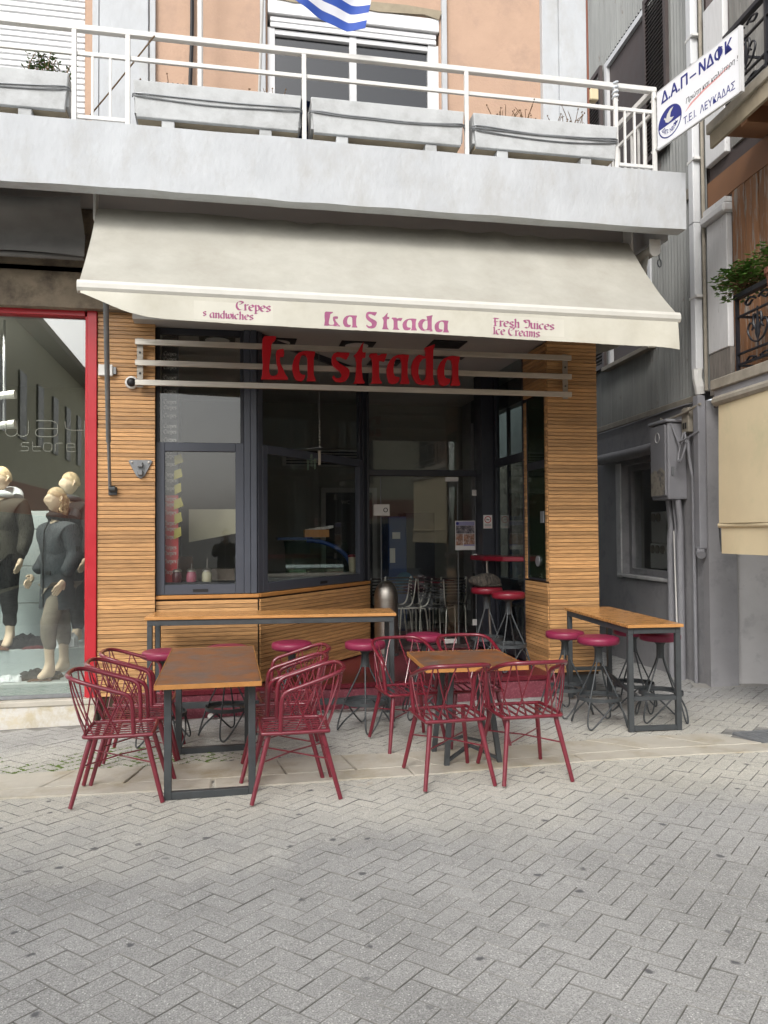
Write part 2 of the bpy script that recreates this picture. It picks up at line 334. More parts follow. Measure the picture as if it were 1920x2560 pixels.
# ------------------------------------------------------------------ paving materials
def paving_mat(name, base, bright):
    m = bpy.data.materials.new(name); m.use_nodes = True; nt = m.node_tree; L = nt.links.new; b = nt.nodes['Principled BSDF']
    pos = _n(nt, 'ShaderNodeNewGeometry').outputs['Position']; oi = _n(nt, 'ShaderNodeObjectInfo')
    def noise_(sc, det=4, ro=.6):
        n = _n(nt, 'ShaderNodeTexNoise'); L(pos, n.inputs['Vector']); n.inputs['Scale'].default_value = sc; n.inputs['Detail'].default_value = det; n.inputs['Roughness'].default_value = ro; return n.outputs['Fac']
    def rng(src, a, b_, c, d):
        r = _n(nt, 'ShaderNodeMapRange'); L(src, r.inputs['Value'])
        for k, v in zip(('From Min', 'From Max', 'To Min', 'To Max'), (a, b_, c, d)): r.inputs[k].default_value = v
        return r.outputs[0]
    def mul(a, b_):
        n = _n(nt, 'ShaderNodeMath', operation='MULTIPLY'); L(a, n.inputs[0])
        if isinstance(b_, float): n.inputs[1].default_value = b_
        else: L(b_, n.inputs[1])
        return n.outputs[0]
    def mixc(f, a, c):
        x = _n(nt, 'ShaderNodeMix', data_type='RGBA'); L(f, x.inputs['Factor'])
        if isinstance(a, tuple): x.inputs[6].default_value = (*a, 1)
        else: L(a, x.inputs[6])
        if isinstance(c, tuple): x.inputs[7].default_value = (*c, 1)
        else: L(c, x.inputs[7])
        return x.outputs[2]
    sp = _n(nt, 'ShaderNodeSeparateXYZ'); L(pos, sp.inputs[0])
    # pale dusty zone along the kerb band: a worn, washed-out stretch with its own ragged outline
    wob = _n(nt, 'ShaderNodeMath', operation='MULTIPLY_ADD'); L(noise_(.9, 5), wob.inputs[0]); wob.inputs[1].default_value = 2.4; L(sp.outputs['Y'], wob.inputs[2])
    up = rng(wob.outputs[0], 5.35, 6.5, 0, 1); dn = rng(wob.outputs[0], 7.5, 8.6, 1, 0); dust = mul(up, dn)
    col = mixc(dust, base, bright)
    big = rng(noise_(1.1, 6), .3, .7, .87, 1.12); fine = rng(noise_(150, 3, .8), .32, .68, .50, 1.50); mid = rng(noise_(34, 4, .7), .3, .7, .90, 1.1)
    k = mul(mul(big, fine), mid); rnd = rng(oi.outputs['Random'], 0, 1, .95, 1.05); k = mul(k, rnd)
    sc = _n(nt, 'ShaderNodeVectorMath', operation='SCALE'); L(col, sc.inputs[0]); L(k, sc.inputs['Scale']); col = sc.outputs[0]
    # white aggregate specks
    v = _n(nt, 'ShaderNodeTexVoronoi'); L(pos, v.inputs['Vector']); v.inputs['Scale'].default_value = 85
    s1 = rng(v.outputs['Distance'], .20, .30, 1, 0); sv = _n(nt, 'ShaderNodeSeparateColor'); L(v.outputs['Color'], sv.inputs[0]); s2 = rng(sv.outputs[0], .66, .70, 0, .95)
    clump = rng(noise_(7, 3), .40, .58, .45, 1)
    col = mixc(mul(mul(s1, s2), clump), col, (.70, .70, .67))
    # trodden gum and grease spots
    v2 = _n(nt, 'ShaderNodeTexVoronoi'); wv = _n(nt, 'ShaderNodeVectorMath', operation='ADD'); nn = _n(nt, 'ShaderNodeTexNoise'); L(pos, nn.inputs['Vector']); nn.inputs['Scale'].default_value = 22
    ws = _n(nt, 'ShaderNodeVectorMath', operation='SCALE'); L(nn.outputs['Color'], ws.inputs[0]); ws.inputs['Scale'].default_value = .05
    L(pos, wv.inputs[0]); L(ws.outputs[0], wv.inputs[1]); L(wv.outputs[0], v2.inputs['Vector']); v2.inputs['Scale'].default_value = 4.2; v2.voronoi_dimensions = '2D'
    g1 = rng(v2.outputs['Distance'], .05, .10, 1, 0); sv2 = _n(nt, 'ShaderNodeSeparateColor'); L(v2.outputs['Color'], sv2.inputs[0]); g2 = rng(sv2.outputs[1], .74, .80, 0, .9)
    col = mixc(mul(g1, g2), col, (.095, .095, .10))
    # rusty leaks
    rs = mul(rng(noise_(2.6, 5), .67, .72, 0, .45), dust); col = mixc(rs, col, (.42, .29, .14))
    L(col, b.inputs['Base Color']); b.inputs['Roughness'].default_value = .85; b.inputs['Specular IOR Level'].default_value = .3
    bu = _n(nt, 'ShaderNodeBump'); bu.inputs['Strength'].default_value = .35; bu.inputs['Distance'].default_value = .004; L(noise_(130, 4, .75), bu.inputs['Height']); L(bu.outputs[0], b.inputs['Normal'])
    return m
m_paver = paving_mat('grey_concrete_paver', (.325, .322, .312), (.46, .445, .395))
m_kerb = mat('cream_limestone', (.48, .45, .385), .75, var=.10, sc=5, col2=(.36, .31, .22), thr=.58, c2s=2.6, sharp=.1, bump=.35, bsc=20, world=True)
m_joint = mat('sandy_joint', (.225, .22, .205), .95, var=.4, sc=5, world=True)
m_moss = mat('moss_green', (.09, .14, .025), .95, var=.4, sc=30, world=True)

# ------------------------------------------------------------------ ground
BAND_T = [(-9, 7.0), (-4, 6.62), (-1.66, 6.43), (0, 6.33), (1.65, 6.19), (3.23, 6.16), (4.18, 6.06), (4.9, 6.0)]
BAND_B = [(-9, 6.4), (-4, 6.02), (-1.50, 5.80), (0, 5.63), (1.49, 5.57), (2.93, 5.58), (4.05, 5.48), (4.9, 5.42)]
def interp(T, x):
    for (a, b), (c, d) in zip(T, T[1:]):
        if x <= c: return b + (d - b) * (x - a) / (c - a)
    return T[-1][1]
g = MB(); g.sheet(lambda u, v: (-60 + 120 * u, -60 + 120 * v, gz(-60 + 120 * u, -60 + 120 * v) - .008), 4, 4)
struct('street_ground', g, m_joint)
paving = thing('street_paving', None, None, (0, 0, 0), kind='structure')
W_ = .1; TH = R(42.6); ct, st_ = math.cos(TH), math.sin(TH)
def paver_mb(w_, l_):
    mb = MB(); b = .0018; zt, zb = 0, -.03; e = .0017
    def ring(i, z): return [(-l_ / 2 + i, -w_ / 2 + i, z), (l_ / 2 - i, -w_ / 2 + i, z), (l_ / 2 - i, w_ / 2 - i, z), (-l_ / 2 + i, w_ / 2 - i, z)]
    mb.add(ring(e, zb) + ring(e, zt - b) + ring(e + b, zt), [(0, 1, 5, 4), (1, 2, 6, 5), (2, 3, 7, 6), (3, 0, 4, 7), (4, 5, 9, 8), (5, 6, 10, 9), (6, 7, 11, 10), (7, 4, 8, 11), (8, 9, 10, 11)])
    mb.m = [1] * 8 + [0]; return mb
bricks = []
rg = random.Random(3)
for i in range(-110, 130):
    for j in range(-110, 130):
        t = (i - j) % 4
        if t == 0: lx, ly, a = (i + 1) * W_, (j + .5) * W_, 0
        elif t == 3: lx, ly, a = (i + .5) * W_, (j + 1) * W_, math.pi / 2
        else: continue
        x = lx * ct - ly * st_ + .3; y = lx * st_ + ly * ct + 2.5
        if not (-6 < x < 8.6 and .6 < y < 16.5): continue
        if y > 8.05 and (x < 4.15 or x > 5.9): continue
        if 4.08 < x < 5.09 and 5.44 < y < 6.13: continue
        if x < 5.0 and interp(BAND_B, x) + .10 < y < interp(BAND_T, x) - .10: continue
        bricks.append((x, y, a))
def brick_M(x, y, a):
    return Matrix.Translation((x, y, gz(x, y) + rg.uniform(-.0018, .0018))) @ Matrix.Rotation(-.0219 + rg.uniform(-.005, .005), 4, 'X') @ Matrix.Rotation(-.0130 + rg.uniform(-.005, .005), 4, 'Y') @ Matrix.Rotation(TH + a + rg.uniform(-.008, .008), 4, 'Z')
def inview(x, y):
    px, py = proj((x, y, gz(x, y))); return -20 < px < 1940 and py < 2600
near = sorted([b for b in bricks if inview(b[0], b[1])], key=lambda b: b[0] ** 2 + b[1] ** 2)[:300]
ns = set(near)
pm = [mesh_of('paver', paver_mb(W_, 2 * W_), [m_paver, m_joint])]
for b in near: inst('paver', pm[0], brick_M(*b), paving)
rest = MB()
base = paver_mb(W_, 2 * W_)
for b in bricks:
    if b in ns: continue
    rest.add(base.v, base.f, 0, brick_M(*b)); rest.m[-9:] = base.m
part('pavers', rest, [m_paver, m_joint], paving, kind='stuff')

band = thing('kerb_band', None, None, (0, 0, 0), kind='structure')
def band_stone(x0, x1, f0, f1, sk0, sk1, rgn):
    def pt(x, f): y = interp(BAND_B, x) + f * (interp(BAND_T, x) - interp(BAND_B, x)); return (x, y)
    n = 7; gap = .006
    bot = [pt(x0 + gap + (x1 - x0 - 2 * gap) * k / n, f0) for k in range(n + 1)]; top = [pt(x0 + sk0 + gap + (x1 + sk1 - x0 - sk0 - 2 * gap) * k / n, f1) for k in range(n, -1, -1)]
    poly = [(x + rgn.uniform(-.006, .006), y + rgn.uniform(-.006, .006)) for x, y in bot + top]
    poly2 = [(x * .985 + sum(p[0] for p in poly) / len(poly) * .015, y * .985 + sum(p[1] for p in poly) / len(poly) * .015) for x, y in poly]
    m = len(poly); mb = MB(); dz = rgn.uniform(0, .005)
    v = [(x, y, gz(x, y) - .03) for x, y in poly] + [(x, y, gz(x, y) + .003 + dz) for x, y in poly] + [(x, y, gz(x, y) + .009 + dz) for x, y in poly2]
    f = [(i, (i + 1) % m, m + (i + 1) % m, m + i) for i in range(m)] + [(m + i, m + (i + 1) % m, 2 * m + (i + 1) % m, 2 * m + i) for i in range(m)]
    tri = tessellate_polygon([[Vector((x, y, 0)) for x, y in poly2]]); f += [tuple(2 * m + i for i in t) for t in tri]
    mb.add(v, f); part('kerb_stone', mb, m_kerb, band)
x = -5.2; rk = random.Random(5)
sk = -.08
for x1, s1 in [(-4.1, -.06), (-3.0, -.08), (-2.1, -.1), (-1.28, .17), (-.72, .10), (.42, -.05), (.92, -.05), (1.5, -.22), (2.05, -.15), (2.72, -.35), (3.2, -.32), (3.78, -.3), (4.15, -.2)]:
    band_stone(x, x1, .36, 1.0, sk, s1, rk); x, sk = x1, s1
x = -5.2
for x1 in (-3.4, -1.9, -.1, 1.3, 2.6, 4.3): band_stone(x, x1, 0, .345, 0, 0, rk); x = x1
# moss in the joints, left
ms = MB(); rm = random.Random(11)
for bx_, by_, a in bricks:
    dband = by_ - interp(BAND_T, bx_)
    if not (-.05 < dband < .75 and -3.6 < bx_ < .35): continue
    ca, sa_ = math.cos(TH + a), math.sin(TH + a)
    for (ex, ey), (fx_, fy_) in (((-.1, -.05), (.1, -.05)), ((-.1, -.05), (-.1, .05))):
        n = 7
        for q in range(n):
            u = (q + rm.random()) / n; lx, ly = ex + (fx_ - ex) * u, ey + (fy_ - ey) * u; x, y = bx_ + lx * ca - ly * sa_, by_ + lx * sa_ + ly * ca
            d = y - interp(BAND_T, x); dens = 1.7 - d * 2.6 + 1.5 * noise.noise(Vector((x * 1.6, y * 2.2, 3))) - max(0, x + .9) * .8
            if d < -.01 or rm.random() > dens: continue
            z = gz(x, y) - .004; r_ = rm.uniform(.009, .022); m = 6
            ring = [(x + r_ * 1.5 * math.cos(t) * rm.uniform(.7, 1.2), y + r_ * math.sin(t) * rm.uniform(.7, 1.2), z) for t in [2 * math.pi * w_ / m for w_ in range(m)]]
            ms.add(ring + [(x, y, z + rm.uniform(.006, .013))], [(w_, (w_ + 1) % m, m) for w_ in range(m)])
            if rm.random() < .4:
                t = rm.uniform(0, 6.28); h = rm.uniform(.012, .035); dx, dy = math.cos(t) * .012, math.sin(t) * .012
                ms.add([(x - dy * .2, y + dx * .2, z), (x + dy * .2, y - dx * .2, z), (x + dx, y + dy, z + h)], [(0, 1, 2)])
o = part('joint_moss', ms, m_moss); o['kind'] = 'stuff'
# drain grate
dr = thing('drain_grate', 'dark slotted iron drain grate set in the pavement at the right edge', 'drain grate', (4.5, 5.85, gz(4.5, 5.85)))
def gp(x, y, dz): return (x, y, gz(x, y) + dz)
fr = MB()
A, B, C_, D = (4.16, 6.05), (5.0, 6.03), (5.0, 5.52), (4.22, 5.56)
for p, q in ((A, B), (B, C_), (C_, D), (D, A)): fr.beam(gp(*p, .001), gp(*q, .001), .05, .016)
part('frame', fr, m_galv, dr)
for k in range(1, 8):
    t = k / 8; p = (A[0] + (D[0] - A[0]) * t, A[1] + (D[1] - A[1]) * t); q = (B[0] + (C_[0] - B[0]) * t, B[1] + (C_[1] - B[1]) * t)
    part('bar', MB().beam(gp(*p, -.001), gp(*q, -.001), .026, .012), m_galv, dr)
bs = MB(); bs.add([gp(*A, -.0075), gp(*B, -.0075), gp(*C_, -.0075), gp(*D, -.0075)], [(0, 1, 2, 3)]); part('sump', bs, m_dark, dr)

# ------------------------------------------------------------------ main building: upper floor, balcony slab, core
YF = 8.25
bld = thing('apartment_building', 'peach plastered building with white pilasters and a white balcony above the cafe', 'building', (1.3, 9, 0))
w1 = MB()                                          # peach wall with two openings
w1.prism([[(-9, 4.8), (3.93, 4.8), (3.93, 8.2), (-9, 8.2)], [(.42, 5.2), (2.27, 5.2), (2.27, 7.32), (.42, 7.32)], [(-3.2, 5.2), (-1.38, 5.2), (-1.38, 7.6), (-3.2, 7.6)]], YF + .02, YF + .22)
part('wall', w1, m_peach, bld)
part('side_wall', MB().box(3.73, 3.93, YF + .22, 10.6, 4.3, 8.2), m_white, bld)
part('rear_wall', MB().box(-9, 3.73, 10.4, 10.6, 4.3, 8.2), m_int, bld)
part('roof', MB().box(-9.2, 4.05, 8.1, 10.8, 8.2, 8.35), m_white, bld)  # unseen roof, set low so more sky light enters the alley
for x0, x1, d in ((-1.235, -.767, .05), (3.43, 3.62, .05), (3.62, 3.94, .08)): part('pilaster', MB().box(x0, x1, YF - d, YF + .03, 5.28, 8.18), m_white, bld, bevel=.006)
for x0, x1 in ((-1.305, -1.245), (-.757, -.70), (.345, .40), (2.29, 2.345)): part('trim_strip', MB().box(x0, x1, YF - .03, YF + .021, 5.28, 8.19), m_white, bld, bevel=.004)
# balcony door shutter, left
f = part('roller_shutter', MB().box(-3.2, -1.38, YF + .09, YF + .12, 5.28, 7.6), m_shut, bld)
for k in range(38): part('shutter_slat', MB().box(-3.19, -1.385, YF + .066, YF + .09, 5.3 + k * .06, 5.3 + k * .06 + .052), m_shut, f, bevel=.008)
# peach wall window
win = part('window', MB(), m_shut, bld)
fr = MB(); fr.box(.42, .50, YF + .05, YF + .15, 5.2, 7.05); fr.box(2.15, 2.27, YF + .05, YF + .15, 5.2, 7.05); fr.box(1.29, 1.365, YF + .055, YF + .14, 5.2, 7.05); fr.box(.50, 2.15, YF + .06, YF + .14, 6.985, 7.04); fr.box(.5, 2.15, YF + .06, YF + .14, 5.2, 5.28)
part('frame', fr, m_shut, win, bevel=.004)
part('box_lid', MB().box(.425, 2.265, YF + .0, YF + .16, 7.17, 7.315), m_shut, win, bevel=.006)
for k in range(2): part('shutter_slat', MB().box(.45, 2.24, YF + .03, YF + .05, 7.045 + k * .06, 7.098 + k * .06), m_shut, win, bevel=.006)
for x0, x1 in ((.505, 1.288), (1.367, 2.148)): part('pane', MB().box(x0, x1, YF + .10, YF + .106, 5.281, 6.98), m_glass_up, win)
part('room_back', MB().box(-3.2, 3.7, YF + 1.6, YF + 1.65, 5.3, 7.6), m_int, bld)
part('broken_plaster', MB().prism([[(.43, 7.33), (.7, 7.30), (1.1, 7.345), (1.6, 7.31), (2.1, 7.34), (2.26, 7.30), (2.3, 7.40), (1.9, 7.42), (1.2, 7.40), (.6, 7.43)]], YF - .012, YF + .03), m_plan_d, bld)
# balcony slab with deep white fascia
part('balcony_fascia', MB().sheet(lambda u, v: (-9 + 13.42 * u, 7.2 + .005 * noise.noise(Vector((u * 30, v * 4, 0))), 4.70 + .56 * v + .004 * noise.noise(Vector((u * 40, v, 7)))), 200, 8, -.16), m_white, bld, smooth=True)
part('balcony_floor', MB().box(-9, 4.41, 7.365, 8.24, 4.93, 5.255), m_soff, bld)
part('marble_cap', MB().box(-9, 4.50, 7.165, 7.50, 5.262, 5.292), m_plant, bld, bevel=.004)
part('side_fascia', MB().box(4.27, 4.415, 7.365, 9.6, 4.71, 5.25), m_white, bld)
part('balcony_floor', MB().box(3.94, 4.265, 8.245, 9.6, 4.93, 5.25), m_soff, bld)
# ------------------------------------------------------------------ balcony railing
rl = thing('balcony_railing', 'white painted metal railing with rust spots along the balcony', 'railing', (1.3, 7.25, 5.29))
YR = 7.24
part('top_rail', MB().box(-9, 4.225, YR - .03, YR + .03, 6.14, 6.19), m_whitem, rl, bevel=.004)
part('mid_rail', MB().box(-9, 4.2, YR - .014, YR + .014, 5.925, 5.962), m_whitem, rl, bevel=.003)
posts = [atY(px, 300, YR).x for px in (186, 320, 760, 1165, 1537, 1633)]
for x in posts: part('post', MB().box(x - .02, x + .02, YR - .034, YR - .002, 5.292, 6.139), m_whitem, rl, bevel=.003)
for a, b, n in ((posts[0], posts[1], 3), (posts[4], posts[5], 4)):
    part('lower_rail', MB().box(a + .021, b - .021, YR - .015, YR + .01, 5.37, 5.40), m_whitem, rl)
    for k in range(1, n): x = a + (b - a) * k / n; part('baluster', MB().box(x - .01, x + .01, YR - .012, YR + .008, 5.401, 5.924), m_whitem, rl)
part('side_rail', MB().beam((4.195, 7.272, 6.165), (4.195, 9.6, 6.165), .05, .05), m_whitem, rl)
part('side_rail', MB().beam((4.195, 7.26, 5.94), (4.195, 9.6, 5.94), .03, .03), m_whitem, rl)
part('side_rail', MB().beam((4.195, 7.26, 5.40), (4.195, 9.6, 5.40), .03, .03), m_whitem, rl)
for k in range(1, 17): part('baluster', MB().box(4.185, 4.205, 7.24 + k * .14, 7.26 + k * .14, 5.415, 5.925), m_whitem, rl)
part('rope_knot', MB().tube([(posts[4] + .028 * math.cos(a * .9), YR - .018 + .03 * math.sin(a * .9), 6.02 + a * .0065) for a in range(28)], .009, 6), m_whitec, rl, smooth=True)
# strings tied along the railing
single('railing_rope', MB().tube(smooth_path([(-.62, YR - .04, 6.15), (-1.0, YR + .2, 5.78), (-1.32, YR + .35, 5.45)]), .007, 5), m_dry, 'thin brown cord slanting down behind the railing from the top rail', 'rope')
# ------------------------------------------------------------------ planters
def planter(x0, x1, ropes, lab, seed):
    c = (x0 + x1) / 2; t = thing('balcony_planter', lab, 'planter', (c, 7.36, 5.292), group='concrete planters on the balcony edge')
    rp = random.Random(seed); j = lambda a=.004: rp.uniform(-a, a)
    y0, y1, z0, z1 = 7.185, 7.50, 5.405, 5.735
    mb = MB()
    mb.prism([[(x0, z1), (x0 + .03, z0), (x1 - .03, z0), (x1, z1)]], y0, y0 + .045); part('front_panel', mb, m_plant, t, bevel=.006)
    part('back_panel', MB().prism([[(x0, z1), (x0 + .03, z0), (x1 - .03, z0), (x1, z1)]], y1 - .04, y1), m_plant, t)
    part('bottom_panel', MB().box(x0 + .031, x1 - .031, y0 + .046, y1 - .041, z0 + .001, z0 + .05), m_plan_d, t)
    part('end_panel', MB().box(x0 + .005, x0 + .045, y0 + .046, y1 - .041, z0 + .055, z1 - .001), m_plant, t); part('end_panel', MB().box(x1 - .045, x1 - .005, y0 + .046, y1 - .041, z0 + .055, z1 - .001), m_plant, t)
    part('soil', MB().sheet(lambda u, v: (x0 + .05 + (x1 - x0 - .1) * u, y0 + .047 + (y1 - y0 - .09) * v, z1 - .045 + .02 * noise.noise(Vector((u * 9, v * 4, seed)))), 16, 4), m_grime, t)
    for q in (.2, .78): xx = x0 + (x1 - x0) * q; part('foot', MB().box(xx - .055, xx + .055, y0 + .02, y1 - .06, 5.293, 5.404), m_plant, t, bevel=.005)
    for q in range(ropes):
        s0 = rp.uniform(.0, .03); pts = [(x0 - .01, y0 + .05, 5.605)] + [(x0 + (x1 - x0) * u, y0 - .008, 5.61 - .02 * q - (s0 + .012 * q) * math.sin(u * 3.1) + j()) for u in (.02, .2, .4, .6, .8, .98)] + [(x1 + .01, y0 + .05, 5.60)]
        part('cord', MB().tube(smooth_path(pts, 3), .0065, 5), m_galv, t, smooth=True)
    return t
P0 = [(-2.95, -1.335, 2, 'leftmost concrete planter with the green leafy weed, cut by the photo edge'), (-.80, .672, 2, 'concrete planter below the white balcony pilaster, between the two narrow railing posts and the window'),
      (.757, 2.21, 2, 'concrete planter in front of the upstairs window, tied with two loose cords'), (2.30, 3.78, 3, 'rightmost concrete planter, next to the railing corner with three loose cords')]
for k, a in enumerate(P0): planter(*a, seed=20 + k)
def weeds(name, lab, cx, wx, n, h, leaves, dry, seed, cy=7.33, z0=5.70):
    rp = random.Random(seed); t = thing(name, lab, 'plant', (cx, cy, z0)); st = MB(); lf = MB()
    for k in range(n):
        x = cx + rp.uniform(-wx, wx); y = cy + rp.uniform(-.09, .09); hh = h * rp.uniform(.35, 1); dx, dy = rp.gauss(0, .35) * hh, rp.gauss(0, .3) * hh
        pts = smooth_path([(x, y, z0 - .03), (x + dx * .3, y + dy * .3, z0 + hh * .5), (x + dx, y + dy, z0 + hh)], 3)
        st.tube(pts, [.0035] * (len(pts) - 1) + [.0015], 4)
        for q in range(leaves):
            u = rp.uniform(.1, 1) ** 1.2; p = pts[min(int(u * len(pts)), len(pts) - 1)]; a = rp.uniform(0, 6.28); l = rp.uniform(.03, .065) * (1.3 - u * .6) * (.5 if dry else 1); up = rp.uniform(-.2, .7)
            d = Vector((math.cos(a), math.sin(a), up)).normalized(); s_ = d.cross(Vector((0, 0, 1))).normalized() * l * .27; nn = s_.cross(d).normalized() * l * .08
            lf.add([p, p + d * l * .5 + s_ - nn, p + d * l, p + d * l * .5 - s_ - nn, p + d * l * .5], [(0, 1, 4), (1, 2, 4), (2, 3, 4), (3, 0, 4)])
        if rp.random() < .5: st.lathe([(0, 0), (.008, .004), (.006, .012), (0, .016)], pts[-1], 5)
    part('stems', st, m_dry, t); part('foliage', lf, m_dry if dry else m_leafd, t)['kind'] = 'stuff'
weeds('leafy_weed', 'green leafy weed with dry seed heads in the leftmost planter', -1.53, .17, 44, .26, 12, False, 1)
weeds('dry_weed', 'thin dry stalks in the planter beside the cable', -.55, .2, 14, .12, 1, True, 2)
weeds('dry_weed', 'sparse dry stalks in front of the left window corner', .25, .3, 22, .12, 1, True, 3)
weeds('dry_weed', 'reddish dry weeds in the rightmost planter', 2.72, .2, 24, .22, 3, True, 4)
weeds('dry_weed', 'half green weeds at the right end of the rightmost planter', 3.35, .16, 20, .25, 4, True, 5)
# floodlight lying on the balcony edge, cable, pole
fl = thing('floodlight', 'small black and white floodlight standing on the planter edge', 'lamp', (-.47, 7.42, 5.73))
part('housing', MB().box(-.56, -.38, 7.38, 7.47, 5.78, 5.83), m_dark, fl, bevel=.008); part('bracket', MB().box(-.62, -.34, 7.375, 7.385, 5.74, 5.775), m_whitem, fl)
for k in range(4): part('fin', MB().box(-.53 + k * .045, -.515 + k * .045, 7.39, 7.46, 5.831, 5.85), m_dark, fl)
single('power_cable', MB().tube(smooth_path([(-.345, YF - .03, 9), (-.34, YF - .03, 7), (-.36, YF - .04, 6.2), (-.345, YF - .03, 5.3)]), .022, 6), m_dark, 'thick black cable running down the peach wall left of the window', 'cable', smooth=True)
single('white_pole', MB().tube([(-.25, 7.9, 5.25), (-.25, 7.9, 9.5)], .028, 10), m_whitem, 'round white pole standing on the balcony left of the window', 'pole', smooth=True)
# flag
fg = thing('striped_flag', 'blue and white striped flag hanging over the balcony rail, cut by the top edge', 'flag', (1.1, 7.1, 6.9))
def flagf(u, v):
    x = .46 + .80 * u; zb = [6.52, 6.36, 6.30, 6.27, 6.25][min(4, int(u * 4))] ; zb = interp([(0, 6.62), (.25, 6.47), (.5, 6.38), (.8, 6.31), (1, 6.32)], u)
    zt = 7.10 - .05 * u
    return (x + .10 * (1 - v) * (u - .5) + .03 * math.sin(v * 4), 7.05 + .035 * math.sin(u * 7 + v * 3) + .01 * math.sin(u * 17), zt + (zb - zt) * v)
part('cloth', MB().sheet(flagf, 40, 27, .003, mi=lambda u, v: 0 if int(v * 9) % 2 == 0 else 1), [m_bluefl, m_whitefl], fg, smooth=True)
part('staff', MB().tube([(.30, 7.9, 5.6), (.36, 7.0, 7.6)], .014, 8), m_whitem, fg)

# ------------------------------------------------------------------ cafe shell (ground floor)
shell = thing('cafe_interior', 'dark interior of the cafe behind its grey framed windows', 'room', (1.5, 11, .24))
FZ = .24; CZ = 3.85
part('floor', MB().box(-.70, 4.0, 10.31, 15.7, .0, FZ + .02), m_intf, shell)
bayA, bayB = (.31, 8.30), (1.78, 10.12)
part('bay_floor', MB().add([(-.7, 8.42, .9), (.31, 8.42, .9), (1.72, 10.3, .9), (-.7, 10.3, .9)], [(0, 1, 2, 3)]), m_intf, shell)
part('rear_roof', MB().box(-9, 4.0, 10.6, 16, 4.15, 4.3), m_soff, shell); part('rear_wall', MB().box(-9, 4.0, 15.8, 16, 0, 4.15), m_int, shell)  # unseen rear wing, made low to open the alley to the sky
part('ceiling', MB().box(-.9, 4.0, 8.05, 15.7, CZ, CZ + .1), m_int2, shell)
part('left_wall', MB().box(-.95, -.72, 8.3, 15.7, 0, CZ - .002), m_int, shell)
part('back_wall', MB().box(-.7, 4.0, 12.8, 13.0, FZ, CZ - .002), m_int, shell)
part('lintel', MB().box(-9, 4.02, 8.12, 8.24, CZ + .101, 4.92), m_grime, shell)
part('side_pier', MB().box(3.85, 4.0, 12.3, 15.7, 0, CZ), m_grey, shell)
part('side_sill', MB().box(3.85, 4.0, 9.2, 12.3, 0, 1.1), m_frame_dark, shell)
part('side_header', MB().box(3.85, 4.0, 9.2, 12.3, 3.5, CZ), m_frame_dark, shell)
sg = part('side_window', MB().box(3.89, 3.93, 9.2, 9.26, 1.1, 3.5).box(3.89, 3.93, 10.7, 10.76, 1.1, 3.5).box(3.89, 3.93, 12.24, 12.3, 1.1, 3.5), m_frame_dark, shell)
part('pane', MB().box(3.905, 3.911, 9.26, 12.24, 1.1, 3.5), m_glass_side, sg)
# ceiling spotlights
for x, y, r_ in ((-.10, 8.75, .13), (.55, 8.75, .13), (1.42, 8.75, .13), (1.9, 9.6, .13), (2.4, 8.55, .0), (2.6, 9.1, .0)):
    s_ = part('ceiling_spot', MB().box(x - .19, x + .19, y - .17, y + .17, CZ - .012, CZ - .001), m_dark, shell)
    if r_: part('lamp_disc', MB().lathe([(0, -.004), (r_, -.004), (r_, .0), (0, .0)], (x, y, CZ - .013), 20), m_whitep, s_)
# entrance floor and step
st = thing('entrance_step', 'maroon terrazzo entrance floor with pink granite riser in front of the cafe', 'step', (1.6, 8.6, -.05))
part('tread', MB().box(-.70, 3.455, 8.14, 10.30, .185, .215), m_floor_red, st)
part('nosing', MB().box(-.72, 3.46, 8.11, 8.139, .165, .218), m_floor_red, st, bevel=.008)
x = -.72
for x1 in (.1, .95, 1.75, 2.65, 3.44): part('riser_slab', MB().box(x + .002, x1 - .002, 8.125, 8.15, -.2, .164), m_riser, st, bevel=.002); x = x1

# ------------------------------------------------------------------ slatted timber
PITCH, SH = .0405, .0362
def slat_field(parent, F, x0, x1, z0, z1, y=0.0, skip=None):
    L_ = x1 - x0; mb = MB(); mb.box(0, L_, -.022, 0, 0, SH); me = mesh_of('slat', mb, m_slat, bevel=.0025)
    z = z0; rr = random.Random(int(x0 * 100 + z1 * 10))
    while z + SH < z1:
        inst('slat', me, F @ Matrix.Translation((x0 + rr.uniform(-.001, .001), y + rr.uniform(-.0015, .0015), z)), parent); z += PITCH
F0 = frame(0, YF, 1, 0)
cl = thing('slatted_column', 'left column clad in honey wood slats, between the red shop frame and the cafe window', 'column', (-.97, 8.4, 0))
part('core', MB().box(-1.247, -.705, YF + .001, YF + .18, .0, 4.3), m_black, cl)
slat_field(cl, F0, -1.248, -.702, .17, 4.2)
cr = thing('slatted_column', 'right column clad in honey wood slats, at the building corner by the alley', 'column', (3.74, 8.6, 0))
part('core', MB().add([(3.46, 8.251, .18), (4.02, 8.251, .18), (4.02, 8.9, .18), (3.47, 8.9, .18), (3.46, 8.251, 4.6), (4.02, 8.251, 4.6), (4.02, 8.9, 4.6), (3.47, 8.9, 4.6)], [(0, 1, 2, 3), (4, 7, 6, 5), (0, 4, 5, 1), (1, 5, 6, 2), (2, 6, 7, 3), (0, 3, 7, 4)]), m_black, cr)
slat_field(cr, F0, 3.448, 4.03, .215, 4.2)
part('plinth', MB().box(3.50, 4.0, 8.28, 8.88, -.1, .178), m_leg, cr)
FR = frame(3.46, 8.25, 0, -1)                       # local x towards the viewer, -y towards the entrance
rv = thing('slatted_reveal', 'entrance side of the right column with slats around a tall narrow window', 'wall', (3.44, 8.6, .2))
slat_field(rv, FR, -.68, -.002, .215, 1.20)
slat_field(rv, FR, -.68, -.615, 1.205, 3.3)
slat_field(rv, FR, -.055, -.002, 1.205, 3.3)
slat_field(rv, FR, -.68, -.002, 3.31, 3.84)
